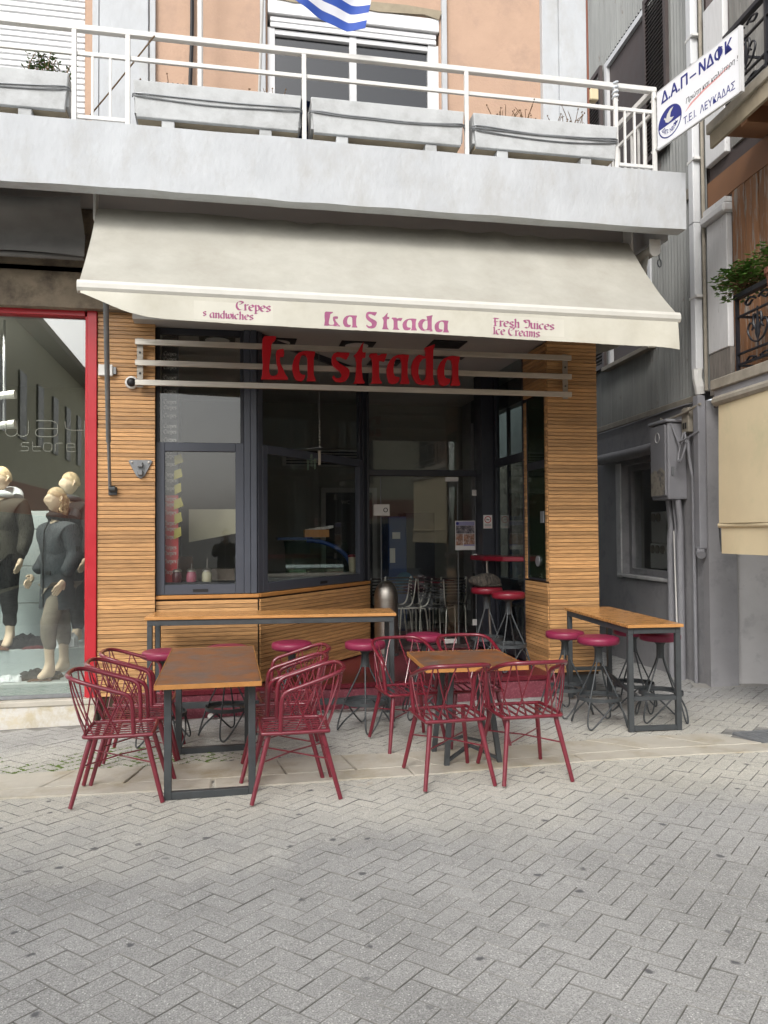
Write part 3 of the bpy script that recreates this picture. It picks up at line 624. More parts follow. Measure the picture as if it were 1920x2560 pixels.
nw = part('narrow_window', MB(FR).box(-.614, -.595, -.012, .01, 1.21, 3.29).box(-.075, -.056, -.012, .01, 1.21, 3.29).box(-.594, -.076, -.012, .01, 1.205, 1.225).box(-.594, -.076, -.012, .01, 2.46, 2.55), m_frame_dark, rv)
part('pane', MB(FR).box(-.594, -.076, -.006, .0, 1.226, 3.29), m_glass_green, nw)
part('handle', MB(FR).lathe([(0, -.01), (.06, -.01), (.06, 0), (.0, 0)], n=20, T=Matrix.Translation((-.3, -.02, 1.42)) @ Matrix.Rotation(R(90), 4, 'X')), m_galv, nw, smooth=True)
part('lock', MB(FR).box(-.20, -.12, -.02, -.007, 1.85, 1.98), m_galv, nw)
# sill walls
sw = thing('slatted_sill_wall', 'straight stretch of slatted wood wall under the left cafe window', 'wall', (-.2, 8.33, 0))
slat_field(sw, frame(0, 8.30, 1, 0), -.70, .305, .235, 1.095)
part('core', MB().box(-.70, .32, 8.302, 8.42, 0, 1.1), m_black, sw)
part('sill_board', MB().box(-.70, .318, 8.272, 8.42, 1.101, 1.138), m_edge, sw, bevel=.004)
FB = frame(bayA[0], bayA[1], bayB[0] - bayA[0], bayB[1] - bayA[1]); LB = math.hypot(bayB[0] - bayA[0], bayB[1] - bayA[1])
aw_ = thing('slatted_sill_wall', 'angled stretch of slatted wood wall running in towards the glass door', 'wall', (1.05, 9.2, 0))
slat_field(aw_, FB, .01, LB, .235, 1.095)
part('core', MB(FB).box(.02, LB, .002, .12, 0, 1.1), m_black, aw_)
part('sill_board', MB(FB).box(.012, LB, -.026, .12, 1.101, 1.138), m_edge, aw_, bevel=.004)

# ------------------------------------------------------------------ cafe windows
def cafe_window(lab, F, x0, x1, tv, loc, vslot):
    t = thing('cafe_window', lab, 'window', loc); Z0, Z1 = 1.142, 2.68
    part('sash_frame', MB(F).box(x0, x0 + .085, -.02, .05, Z0, Z1).box(x1 - .085, x1, -.02, .05, Z0, Z1).box(x0 + .085, x1 - .085, -.02, .05, Z0, Z0 + .10).box(x0 + .085, x1 - .085, -.02, .05, Z1 - .09, Z1), m_frame, t, bevel=.004)
    part('pane', MB(F).box(x0 + .085, x1 - .085, .012, .018, Z0 + .1, Z1 - .09), m_glass, t)
    part('upper_frame', MB(F).box(x0, x0 + .035, .0, .05, Z1 + .002, CZ - .003).box(x1 - .035, x1, .0, .05, Z1 + .002, CZ - .003).box(x0 + .035, x1 - .035, 0, .05, CZ - .07, CZ - .003), m_frame_dark, t, bevel=.003)
    part('upper_pane', MB(F).box(x0 + .035, x1 - .035, .012, .018, Z1 + .002, CZ - .07), m_glass, t)
    part('drain_slot', MB(F).box(vslot, vslot + .15, -.024, -.0205, Z0 + .025, Z0 + .055), m_dark, t); return t
cafe_window('straight cafe window with opening sash, in front of the three syrup jars', frame(0, 8.33, 1, 0), -.70, .17, 0, (-.27, 8.35, 1.14), -.34)
cafe_window('angled cafe window running in towards the door, in front of the ice cream counter', FB @ Matrix.Translation((0, .03, 0)), .10, LB - .12, 0, (1.05, 9.2, 1.14), 1.2)
cp = thing('window_corner_post', 'ribbed blue-grey aluminium post where the two cafe windows meet', 'post', (.25, 8.35, 1.14))
part('post', MB().box(.172, .235, 8.30, 8.40, 1.142, CZ - .003), m_frame, cp, bevel=.004)
part('post', MB().box(.238, .30, 8.29, 8.39, 1.142, CZ - .003), m_frame, cp, bevel=.004)
part('post', MB(FB).box(.02, .098, .01, .09, 1.142, CZ - .003), m_frame, cp, bevel=.004)
part('post', MB(FB).box(LB - .118, LB - .02, .0, .09, 1.142, CZ - .003), m_frame_dark, cp, bevel=.004)
# ------------------------------------------------------------------ glass door
YD = 10.3
gd = thing('glass_entrance', 'frameless glass entrance with dark header at the back of the recess', 'door', (2.5, YD, .25))
part('header', MB().box(1.78, 3.46, YD - .04, YD + .04, 2.50, 2.58), m_frame_dark, gd, bevel=.004)
part('jamb', MB().box(1.76, 1.82, YD - .05, YD + .05, .24, CZ - .003), m_frame_dark, gd, bevel=.004)
part('transom_pane', MB().box(1.82, 3.30, YD - .003, YD + .003, 2.58, CZ - .01), m_glass, gd)
part('side_post', MB().box(3.28, 3.52, 10.03, YD + .05, .24, CZ - .003), m_frame_dark, gd, bevel=.006)
ed = [1.825, 1.985, 3.03, 3.275]
for k in range(3):
    p_ = part('door_leaf' if k == 1 else 'fixed_pane', MB().box(ed[k] + .004, ed[k + 1] - .004, YD - .006, YD + .006, .27, 2.49), m_glass, gd)
    part('edge_strip', MB().box(ed[k + 1] - .010, ed[k + 1] - .004, YD - .01, YD + .01, .27, 2.49), m_galv, p_)
for x, z, a, b in ((1.93, 2.05, .055, .075), (2.035, 2.05, .055, .075), (2.94, 2.46, .09, .03), (3.25, 2.28, .03, .04), (3.26, 1.42, .03, .04), (3.24, .55, .03, .04), (2.9, .31, .09, .03)):
    part('clamp', MB().box(x - a, x + a, YD - .03, YD - .012, z - b, z + b), m_whitep, gd, bevel=.004)
part('lock_ring', MB().lathe([(.022, 0), (.03, .002), (.03, .012), (.022, .014)], n=18, T=Matrix.Translation((2.035, YD - .03, 2.05)) @ Matrix.Rotation(R(90), 4, 'X')), m_dark, gd)
# side glazing of the entrance, right
gs = thing('side_glazing', 'tall side window at the right of the entrance, looking through to the alley', 'window', (3.46, 9.5, .3))
part('frame', MB(FR).box(-1.76, -1.70, -.02, .04, .24, CZ - .003).box(-.74, -.69, -.02, .04, .24, CZ - .003).box(-1.70, -.74, -.02, .04, 2.60, 2.70).box(-1.70, -.74, -.02, .04, .24, .34), m_frame_dark, gs, bevel=.004)
part('pane', MB(FR).box(-1.70, -.74, .006, .012, .34, 2.60), m_glass_side, gs); part('upper_pane', MB(FR).box(-1.70, -.74, .006, .012, 2.7, CZ - .01), m_glass_side, gs)
lg = thing('red_ledge', 'curved red drinking ledge at the side window behind the cat', 'shelf', (3.3, 9.3, 1.38))
BOARD = \
    part('board', MB().add([(x, y, z) for z in (1.40, 1.455) for x, y in ((3.44, 8.97), (3.44, 10.02), (3.12, 10.02), (3.04, 9.8), (3.08, 9.4), (3.22, 9.08))],
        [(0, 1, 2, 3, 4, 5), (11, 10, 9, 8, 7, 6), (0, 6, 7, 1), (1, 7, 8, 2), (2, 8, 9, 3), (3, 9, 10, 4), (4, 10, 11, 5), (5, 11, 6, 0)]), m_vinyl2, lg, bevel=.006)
part('leg', MB().tube([(3.24, 9.6, .24), (3.20, 9.62, 1.39)], .018, 10), m_steel, lg, smooth=True)

# outlines of the sign letters, metres: (x, z) on the sign plane
LETTERS=[
[[(0.379,3.742),(0.407,3.741),(0.486,3.744),(0.488,3.72),(0.47,3.693),(0.454,3.683),(0.442,3.651),(0.438,3.577),(0.429,3.513),(0.42,3.431),(0.419,3.38),(0.428,3.351),(0.444,3.339),(0.482,3.343),(0.497,3.357),(0.507,3.382),(0.504,3.427),(0.491,3.471),(0.487,3.516),(0.485,3.566),(0.495,3.599),(0.52,3.612),(0.564,3.617),(0.571,3.576),(0.564,3.537),(0.529,3.536),(0.525,3.511),(0.532,3.466),(0.557,3.416),(0.582,3.359),(0.604,3.328),(0.606,3.306),(0.34,3.304),(0.347,3.346),(0.355,3.454),(0.349,3.562),(0.35,3.657),(0.354,3.711),(0.367,3.734)]],
[[(0.761,3.602),(0.793,3.605),(0.882,3.603),(0.879,3.568),(0.869,3.529),(0.868,3.42),(0.869,3.362),(0.884,3.324),(0.887,3.301),(0.795,3.299),(0.805,3.341),(0.805,3.482),(0.802,3.533),(0.786,3.561),(0.761,3.567),(0.742,3.553),(0.729,3.518),(0.719,3.46),(0.722,3.402),(0.735,3.371),(0.754,3.362),(0.779,3.362),(0.779,3.343),(0.769,3.314),(0.747,3.297),(0.722,3.297),(0.683,3.308),(0.665,3.343),(0.651,3.4),(0.652,3.457),(0.665,3.509),(0.684,3.551),(0.716,3.584)]],
[[(1.108,3.605),(1.147,3.603),(1.238,3.604),(1.231,3.574),(1.205,3.531),(1.173,3.543),(1.14,3.558),(1.105,3.557),(1.095,3.543),(1.101,3.521),(1.133,3.49),(1.179,3.465),(1.218,3.444),(1.237,3.419),(1.233,3.373),(1.217,3.334),(1.191,3.307),(1.145,3.294),(1.093,3.301),(1.074,3.32),(1.058,3.339),(1.068,3.368),(1.087,3.343),(1.113,3.334),(1.146,3.345),(1.155,3.371),(1.139,3.403),(1.101,3.431),(1.068,3.462),(1.053,3.503),(1.056,3.555),(1.072,3.588)]],
[[(1.386,3.719),(1.378,3.68),(1.371,3.62),(1.381,3.61),(1.406,3.615),(1.402,3.558),(1.37,3.554),(1.363,3.504),(1.364,3.434),(1.369,3.372),(1.376,3.33),(1.394,3.302),(1.39,3.292),(1.277,3.288),(1.288,3.306),(1.299,3.362),(1.306,3.447),(1.307,3.502),(1.296,3.558),(1.279,3.575),(1.307,3.6),(1.336,3.643),(1.361,3.693)]],
[[(1.459,3.604),(1.523,3.607),(1.53,3.587),(1.548,3.588),(1.569,3.603),(1.63,3.607),(1.619,3.57),(1.601,3.523),(1.576,3.529),(1.548,3.532),(1.544,3.511),(1.545,3.37),(1.553,3.335),(1.574,3.308),(1.574,3.295),(1.454,3.294),(1.468,3.312),(1.475,3.368),(1.476,3.508),(1.469,3.55),(1.441,3.577),(1.448,3.595)]],
[[(1.748,3.602),(1.792,3.607),(1.864,3.604),(1.86,3.571),(1.849,3.521),(1.847,3.379),(1.865,3.323),(1.865,3.301),(1.764,3.298),(1.779,3.342),(1.787,3.448),(1.784,3.519),(1.773,3.561),(1.752,3.571),(1.727,3.563),(1.708,3.523),(1.697,3.466),(1.698,3.41),(1.711,3.375),(1.761,3.366),(1.761,3.341),(1.746,3.313),(1.717,3.298),(1.681,3.293),(1.646,3.31),(1.628,3.373),(1.625,3.443),(1.636,3.493),(1.662,3.543),(1.698,3.579)]],
[[(2.141,3.727),(2.137,3.695),(2.126,3.666),(2.122,3.58),(2.12,3.374),(2.134,3.317),(2.134,3.301),(2.093,3.291),(2.05,3.299),(1.992,3.295),(1.941,3.311),(1.912,3.353),(1.891,3.409),(1.888,3.487),(1.907,3.544),(1.936,3.588),(1.969,3.61),(2.001,3.604),(2.041,3.592),(2.042,3.634),(2.035,3.67),(2.031,3.684),(2.075,3.7)],[(2.041,3.577),(2.008,3.566),(1.979,3.525),(1.964,3.468),(1.962,3.411),(1.974,3.362),(1.999,3.334),(2.032,3.346),(2.043,3.385),(2.048,3.457),(2.048,3.571)]],
[[(2.294,3.604),(2.339,3.609),(2.413,3.606),(2.409,3.572),(2.397,3.522),(2.396,3.378),(2.414,3.322),(2.413,3.299),(2.31,3.296),(2.325,3.341),(2.333,3.448),(2.33,3.52),(2.32,3.562),(2.298,3.572),(2.272,3.564),(2.253,3.524),(2.242,3.467),(2.242,3.409),(2.255,3.374),(2.307,3.365),(2.307,3.34),(2.292,3.311),(2.262,3.296),(2.225,3.291),(2.189,3.308),(2.171,3.372),(2.168,3.443),(2.179,3.493),(2.206,3.544),(2.243,3.581)]],
]

# ------------------------------------------------------------------ the big sign
YS = 8.10
sg_ = thing('cafe_sign', 'deep red raised letters reading La strada on three brushed steel rails', 'sign', (1.4, YS, 3.4))
for z in (3.645, 3.440, 3.245):
    part('rail', MB().box(-.884, 3.69, YS + .02, YS + .055, z - .028, z + .028), m_steel_rail, sg_, bevel=.003)
for x in (-.84, 3.63):
    b_ = part('bracket', MB().box(x - .03, x + .03, YS + .0565, YS + .064, 3.20, 3.69), m_steel, sg_, bevel=.002)
    for z in (3.545, 3.34): part('bolt', MB().lathe([(0, -.008), (.011, -.006), (.011, .0), (0, .0)], n=10, T=Matrix.Translation((x, YS + .056, z)) @ Matrix.Rotation(R(90), 4, 'X') @ Matrix.Scale(-1, 4, (0, 0, 1))), m_leg, b_)
    part('stand_off', MB().box(x - .02, x + .02, YS + .0645, 8.245, 3.42, 3.46), m_steel, b_)
for q in LETTERS: part('letter', MB().prism(q, YS - .022, YS + .019), m_sign, sg_, bevel=.0035)

# ------------------------------------------------------------------ calligraphic print (broad nib strokes)
GL = {'r': ([(.1, 1), (.2, .9), (.2, 0)], [(.05, .02), (.38, .02)], [(.22, .72), (.42, .98), (.62, .9)]),
 'e': ([(.1, .5), (.66, .62), (.6, .9), (.4, 1), (.14, .78), (.08, .4), (.24, .06), (.48, 0), (.72, .14)],),
 'p': ([(.1, 1), (.2, .9), (.2, -.45)], [(.05, -.45), (.4, -.45)], [(.22, .8), (.45, 1), (.7, .72), (.68, .28), (.45, 0), (.22, .12)]),
 's': ([(.64, .84), (.4, 1), (.15, .86), (.2, .62), (.5, .42), (.62, .2), (.4, 0), (.1, .12)],),
 'a': ([(.64, 1), (.64, .1), (.76, .0)], [(.62, .96), (.35, 1), (.12, .72), (.08, .32), (.28, .02), (.5, .1)]),
 'n': ([(.06, 1), (.18, .9), (.18, 0)], [(.04, .02), (.34, .02)], [(.2, .75), (.45, 1), (.62, .8), (.64, 0), (.78, 0)]),
 'd': ([(.52, 1.5), (.62, 1.4), (.62, .06), (.76, 0)], [(.6, .92), (.35, 1), (.12, .72), (.08, .32), (.28, 0), (.6, .1)]),
 'w': ([(.0, 1), (.12, .9), (.14, .3), (.3, 0), (.48, .25), (.5, .9)], [(.5, .3), (.66, 0), (.88, .12), (.98, .5), (.94, .82), (.8, 1)]),
 'i': ([(.06, 1), (.18, .9), (.18, 0)], [(.04, .02), (.34, .02)], [(.15, 1.28), (.2, 1.36)]),
 'c': ([(.64, .86), (.42, 1), (.14, .78), (.08, .38), (.26, .04), (.48, 0), (.68, .14)],),
 'h': ([(.04, 1.5), (.18, 1.4), (.18, 0)], [(.04, .02), (.34, .02)], [(.2, .75), (.45, 1), (.62, .8), (.64, 0), (.78, 0)]),
 'u': ([(.03, 1), (.15, .9), (.15, .25), (.35, 0), (.6, .14)], [(.52, 1), (.62, .92), (.62, .08), (.76, 0)]),
 'm': ([(.06, 1), (.18, .9), (.18, 0)], [(.2, .75), (.4, 1), (.54, .8), (.55, 0)], [(.56, .75), (.8, 1), (.94, .8), (.95, 0), (1.05, 0)]),
 'C': ([(.95, 1.2), (.9, 1.42), (.4, 1.46), (.12, 1.08), (.08, .5), (.34, .05), (.66, 0), (.95, .2)], [(.9, 1.4), (.74, 1.02), (.5, .96)]),
 'F': ([(.06, 1.42), (.82, 1.36)], [(.32, 1.38), (.28, 1), (.34, .5), (.3, 0)], [(.12, .74), (.72, .8)], [(.1, .02), (.5, .02)]),
 'J': ([(.02, 1.42), (.78, 1.42), (.86, .5), (.6, .02), (.25, .16)], [(.05, 1.4), (.42, .98), (.5, 1.1)]),
 'I': ([(.08, 1.35), (.2, 1.22), (.2, 0)], [(.05, .02), (.38, .02)]),
 'S': ([(.9, 1.34), (.4, 1.42), (.16, 1.16), (.3, .9), (.72, .6), (.82, .3), (.5, .02), (.12, .18)],),
 'L': ([(.1, 1.4), (.3, 1.34), (.22, .6), (.2, .02)], [(.1, .02), (.9, .02)], [(.8, 1.0), (.55, .92), (.6, .5), (.85, .06)])}
ADV = {'r': .66, 'e': .80, 'p': .82, 's': .76, 'a': .86, 'n': .88, 'd': .86, 'w': 1.06, 'i': .42, 'c': .78, 'h': .88, 'u': .86, 'm': 1.16, 'C': 1.08, 'F': .90, 'J': 1.0, 'I': .46, 'S': .98, 'L': .98, ' ': .5}
def nib(body, x, z, h, fn, mi=0, nibw=.30, ang=28, drop=(), sx=1):       # fn(x, z) -> point on the cloth
    mb = MB(); dx, dz = math.cos(R(ang)) * nibw / 2, math.sin(R(ang)) * nibw / 2 + .02
    for ch in body:
        for s_ in GL.get(ch, ()):
            P = [p for p in smooth_path([(a, b, 0) for a, b in s_], 4)] if len(s_) > 2 else [Vector((a, b, 0)) for a, b in s_]
            for a, b in zip(P, P[1:]):
                q = [(a.x - dx, a.y - dz), (a.x + dx, a.y + dz), (b.x + dx, b.y + dz), (b.x - dx, b.y - dz)]
                q2 = sorted(q); hull = []
                def half(pts):
                    o = []
                    for p in pts:
                        while len(o) > 1 and (o[-1][0] - o[-2][0]) * (p[1] - o[-2][1]) - (o[-1][1] - o[-2][1]) * (p[0] - o[-2][0]) <= 0: o.pop()
                        o.append(p)
                    return o[:-1]
                hull = half(q2) + half(q2[::-1])
                if len(hull) > 2: mb.add([fn(x + u * h * sx, z + v * h) for u, v in hull], [tuple(range(len(hull)))])
        x += ADV.get(ch, .8) * h * sx
    return mb
# ------------------------------------------------------------------ awning
aw = thing('awning', 'cream canvas awning over the cafe with faded plum lettering on its valance', 'awning', (1.4, 7.0, 3.6))
XL, XR, YA, YB2 = -1.144, 4.046, 6.60, 7.50
def zf(x): return 3.767 - .0042 * (x - XL)                 # top of the front bar
def fab(u, v):                                            # v: 0 back, 1 front
    x = XL + (XR - XL) * u; y = YB2 + (YA + .03 - YB2) * v; z0 = 4.70; z1 = zf(x) - .006
    z = z0 + (z1 - z0) * v - .05 * math.sin(v * math.pi) + .012 * noise.noise(Vector((x * 1.3, v * 3, 1))) * math.sin(v * 3.14)
    fold = max(0, 1 - v * 3.2)
    z += .010 * noise.noise(Vector((x * 2.6, v * 1.5, 8))) * math.sin(v * 3.14) + .004 * math.sin(x * 16 + v * 2) * v
    z += .022 * fold * math.sin(x * 7 + 3 * noise.noise(Vector((x, 2, 0)))) * noise.noise(Vector((x * 2.1, v * 5, 4))) * 2
    return (x, y, z)
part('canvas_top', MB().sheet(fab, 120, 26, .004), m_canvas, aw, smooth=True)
for xs in (.392, 2.235):
    u = (xs - XL) / (XR - XL); part('seam', MB().sheet(lambda a, v: Vector(fab(u + (a - .5) * .0042, .02 + v * .96)) + Vector((0, -.001, .0012)), 1, 26, .001), m_plan_d, aw)
sec = [(0, 0), (-.035, .008), (-.052, .035), (-.052, .07), (-.035, .098), (0, .104), (.03, .10), (.03, .004)]
vs_ = []; N = len(sec)
for x in (XL - .012, XR + .012): vs_ += [(x, YA + .02 + a, zf(x) - .104 + b) for a, b in sec]
part('front_bar', MB().add(vs_, [(i, (i + 1) % N, N + (i + 1) % N, N + i) for i in range(N)] + [tuple(range(N))[::-1], tuple(range(N, 2 * N))]), m_canvas_bar, aw, bevel=.003)
VB = [(-1.127, 3.652), (-1.015, 3.605), (-.90, 3.555), (-.772, 3.512), (-.6, 3.484), (-.463, 3.474), (.106, 3.457), (1.1, 3.449), (2.3, 3.436), (3.27, 3.418), (3.75, 3.412), (4.03, 3.395)]
def valf(x, z):                                           # cloth surface of the valance
    zt = zf(x) - .098; zb = interp(VB, x); k = max(0, min(1, (zt - z) / .3)); e = max(0, min(1, (x + 1.14) / .5)); lift = (1 - e) * .18 * k
    return (x, YA - .022 - lift - .012 * math.sin(x * 4.2 + 1) * k - .010 * noise.noise(Vector((x * 3, z * 2, 5))) - (.05 * math.sin((x - 3.6) * 6) * k if x > 3.6 else 0), z)
def vsheet(u, v):
    x = -1.127 + (4.03 + 1.127) * u; zt = zf(x) - .096; zb = interp(VB, x) + .0025 * noise.noise(Vector((x * 20, 0, 0))); return valf(x, zt + (zb - zt) * v)
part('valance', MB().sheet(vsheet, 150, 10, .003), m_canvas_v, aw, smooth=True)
for xs in (.392, .408, 2.225, 2.243): part('seam', MB().sheet(lambda a, v: Vector(vsheet((xs + 1.127 + (a - .5) * .003) / 5.157, .02 + v * .96)) + Vector((0, -.0015, 0)), 1, 10, .001), m_grime, aw)
pr = lambda x, z: (valf(x, z)[0], valf(x, z)[1] - .0035, valf(x, z)[2])
pr2 = lambda x, z: (valf(x, z)[0], valf(x, z)[1] - .0050, valf(x, z)[2])
for xa, xb in ((-.26, .372), (2.26, 2.92)):     # paler cloth where the side lettering is printed
    part('print_patch', MB().sheet(lambda u, v: pr(xa + (xb - xa) * u, 3.480 + .155 * v - .022 * ((xb - xa) * u)) , 20, 4, .0006), mat('pale_print_patch', (.60, .585, .51), .9, var=.04), aw)
def lettering(body, x, z, h, sl=-.022, **k):
    part('lettering', nib(body, x, z, h, lambda a, b: pr2(a, b + (a - x) * sl), **k), m_print, aw)
lettering('Crepes', .075, 3.575, .047, sx=1.22); lettering('andwiches', -.135, 3.500, .040, sx=1.2, sl=-.012); lettering('s', -.19, 3.513, .036, sx=1.1)
lettering('Fresh Juices', 2.265, 3.540, .047, sx=1.32, sl=-.028); lettering('Ice Creams', 2.265, 3.468, .045, sx=1.22, sl=-.028)
def sign_print(q, dx, dz, k):
    mb = MB(); fl = [p for o in q for p in o]; tri = tessellate_polygon([[Vector((x, z, 0)) for x, z in o] for o in q])
    mb.add([pr(.80 + (x - .343) * .515 + dx, 3.475 + (z - 3.30) * k - .012 * (x - .343) * .515) for x, z in fl], [tuple(t) for t in tri]); part('lettering', mb, m_print, aw)
for i, q in enumerate(LETTERS): sign_print(q, (-.006 if i < 2 else (-.02 if i == 2 else .0)), 0, {0: .27, 2: .46}.get(i, .335))
# drop arm, wall bracket of the missing arm, gearbox
part('arm', MB().tube([(-1.125, 8.19, 2.20), (-1.075, 7.72, 2.70)], .016, 10).tube([(-1.085, 7.80, 2.62), (-.95, 6.66, 3.68)], .023, 10), m_galv, aw, smooth=True)
part('arm_foot', MB().box(-1.14, -1.06, 8.19, 8.225, 2.14, 2.22).tube([(-1.13, 8.17, 2.20), (-1.07, 8.17, 2.20)], .03, 8), m_leg, aw, bevel=.004)
part('roller', MB().tube([(XL, YB2 + .06, 4.66), (XR, YB2 + .06, 4.66)], .045, 12), m_canvas_bar, aw)
for x in (XL - .02, XR + .03): part('roller_bracket', MB().box(x - .012, x + .012, YB2 - .03, YB2 + .14, 4.58, 4.925), m_whitem, aw, bevel=.004)
tb = thing('wall_bracket', 'triangular galvanised bracket bolted to the left slatted column', 'bracket', (-.84, 8.2, 2.38))
part('plate', MB().prism([[(-.955, 2.475), (-.94, 2.49), (-.74, 2.49), (-.725, 2.475), (-.80, 2.33), (-.84, 2.30), (-.88, 2.33)]], 8.208, 8.224), m_galv, tb, bevel=.004)
for z in (2.44, 2.36): part('lug', MB().box(-.865, -.815, 8.16, 8.207, z - .025, z + .025), m_galv, tb, bevel=.006)
for x in (-.92, -.76): part('bolt', MB().lathe([(0, .008), (.012, .006), (.012, 0)], n=8, T=Matrix.Translation((x, 8.207, 2.465)) @ Matrix.Rotation(R(90), 4, 'X')), m_steel, tb)
dc = thing('dome_camera', 'small white dome camera with a dark globe on the left slatted column', 'camera', (-.92, 8.2, 3.25))
TM = Matrix.Translation((-.925, 8.226, 3.255)) @ Matrix.Rotation(R(90), 4, 'X')
part('ring', MB().lathe([(0, 0), (.062, 0), (.064, .02), (.05, .035), (.042, .036)], n=24, T=TM), m_whitem, dc, smooth=True)
part('globe', MB().lathe([(.046, .03), (.042, .05), (.028, .066), (.012, .072), (0, .073)], n=24, T=TM), m_dark, dc, smooth=True)
jb = thing('junction_box', 'small white junction box behind the awning arm', 'box', (-1.16, 8.2, 3.35)); part('housing', MB().box(-1.235, -1.10, 8.175, 8.226, 3.31, 3.42), m_whitem, jb, bevel=.006); part('cap', MB().box(-1.095, -1.07, 8.185, 8.226, 3.33, 3.40), m_galv, jb)
# side awning on the alley side
sa = thing('side_awning', 'rolled side awning above the alley with its cream valance kicked outwards', 'awning', (4.3, 8.2, 4.6))
part('roller', MB().tube([(4.25, 7.36, 4.60), (4.25, 9.6, 4.60)], .055, 14), m_canvas, sa, smooth=True)
part('end_bracket', MB().prism([[(4.19, 4.70), (4.31, 4.70), (4.31, 4.60), (4.305, 4.56), (4.28, 4.535), (4.25, 4.525), (4.22, 4.535), (4.195, 4.56), (4.19, 4.60)]], 7.33, 7.35), m_whitem, sa, bevel=.003)
part('crank_loop', MB().tube([(4.30 + .02 * math.cos(a * .8), 7.34, 4.46 + .04 * math.sin(a * .8)) for a in range(9)], .007, 6), m_leg, sa)
part('crank_loop', MB().tube([(4.29, 7.34, 4.56), (4.30, 7.34, 4.50)], .007, 6), m_leg, sa)
part('canvas', MB().sheet(lambda u, v: (4.225 - .10 * v + .01 * math.sin(u * 9), 7.40 + 2.1 * u, 4.60 - .52 * v), 24, 10, .004), m_canvas, sa, smooth=True)
part('lower_bar', MB().tube([(4.125, 7.36, 4.07), (4.125, 9.5, 4.07)], .022, 10), m_canvas_bar, sa)
part('valance', MB().sheet(lambda u, v: (4.11 + .26 * v ** 1.2 + .02 * math.sin(u * 14) * v, 7.38 + 2.1 * u, 4.06 - .20 * math.sin(v * 1.5) + .015 * math.sin(u * 11)), 30, 8, .003), m_canvas, sa, smooth=True)

# ------------------------------------------------------------------ clothing shop on the left
YG = 8.30
sh = thing('clothing_shop_front', 'large shop window in a bright red frame left of the cafe', 'shop window', (-3.6, 8.3, .18))
part('right_frame', MB().box(-1.345, -1.252, 8.205, 8.36, .165, 4.06), m_red, sh, bevel=.006)
part('right_frame', MB().box(-1.365, -1.346, 8.235, 8.36, .165, 3.90), m_red, sh, bevel=.004)
part('top_frame', MB().box(-6.4, -1.346, 8.205, 8.36, 3.97, 4.06), m_red, sh, bevel=.006)
part('top_frame', MB().box(-6.4, -1.366, 8.225, 8.36, 3.90, 3.969), m_red, sh, bevel=.004)
part('bottom_frame', MB().box(-6.4, -1.366, 8.27, 8.33, .175, .205), m_galv, sh)
part('pane', MB().box(-6.4, -1.366, YG, YG + .008, .206, 3.90), m_glass_shop, sh)
part('mullion', MB().box(-6.4, -6.32, 8.22, 8.36, .17, 3.9), m_red, sh)
for k, (z0, z1, d) in enumerate(((4.13, 4.235, .10), (4.235, 4.285, .06), (4.285, 4.36, .12))): part('gutter', MB().box(-6.4, -1.20, 8.24 - d, 8.24, z0, z1 - .002), m_galv, sh, bevel=.012)
part('base_plinth', MB().box(-6.4, -1.26, 8.16, 8.5, -.25, .165), mat('cream_base_render', (.52, .46, .33), .8, var=.15, sc=4, col2=(.62, .60, .55), thr=.5, c2s=6, bump=.4), sh)
part('base_slab', MB().box(-6.4, -1.25, 8.145, 8.26, .12, .172), m_kerb, sh, bevel=.006)
part('upper_wall', MB().box(-9, -1.20, 8.241, 8.5, 4.08, 4.93), m_grime, sh)
rm_ = MB(); rm_.box(-7, -1.30, 8.36, 8.42, 3.9, 4.2)
part('header', rm_, m_galv, sh)
ra = thing('folded_awning', 'dark grey retracted awning hanging in folds above the clothing shop', 'awning', (-3, 7.7, 4.5))
part('canvas', MB().sheet(lambda u, v: (-6.4 + 5.1 * u, 7.60 + .06 * math.sin(v * 7 + u * 4) + .25 * v, 4.80 - .46 * v + .02 * math.sin(u * 26 + v * 3) * (1 - v) - .03 * math.sin(u * 3.1 * 4) * v), 60, 14, .006), m_dkcanvas, ra, smooth=True)
part('front_bar', MB().tube([(-6.4, 7.86, 4.36), (-1.32, 7.86, 4.36)], .03, 8), m_dkcanvas, ra)
part('arm', MB().beam((-1.36, 7.86, 4.38), (-1.36, 8.23, 4.75), .03, .04), m_galv, ra)
# glass lettering
def stroke_print(strokes, x, z, h, r_, parent, m_, y):
    mb = MB()
    for s_ in strokes: mb.tube([(x + a * h, y, z + b * h) for a, b in s_], r_, 6)
    part('lettering', mb, m_, parent, smooth=True)
m_frost = mat('frosted_vinyl', (.16, .17, .14), .6)
arcw = lambda cx: [(cx - .28, .78), (cx - .28, .16), (cx - .2, .04), (cx - .08, 0), (cx + .05, 0), (cx + .18, .06), (cx + .26, .18), (cx + .26, .78)]
W1 = [arcw(.3), arcw(.84)]
A1_ = [[(1.45, .82), (2.2, .82), (2.42, .74), (2.5, .6), (2.5, .2), (2.4, .06), (2.2, 0), (1.62, 0), (1.48, .06), (1.42, .2), (1.48, .36), (1.62, .42), (2.48, .42)]]
Y1_ = [[(2.85, .82), (2.87, .5), (2.95, .4), (3.1, .36), (3.8, .36)], [(3.8, .86), (3.8, .0)]]
zb = atY(100, 1092, YG).z; x0 = atY(14, 1092, YG).x; hh = (atY(100, 1052, YG).z - zb) / .82
stroke_print(W1 + A1_ + Y1_, x0, zb, hh * 1.0, .0045, sh, m_frost, YG - .003)
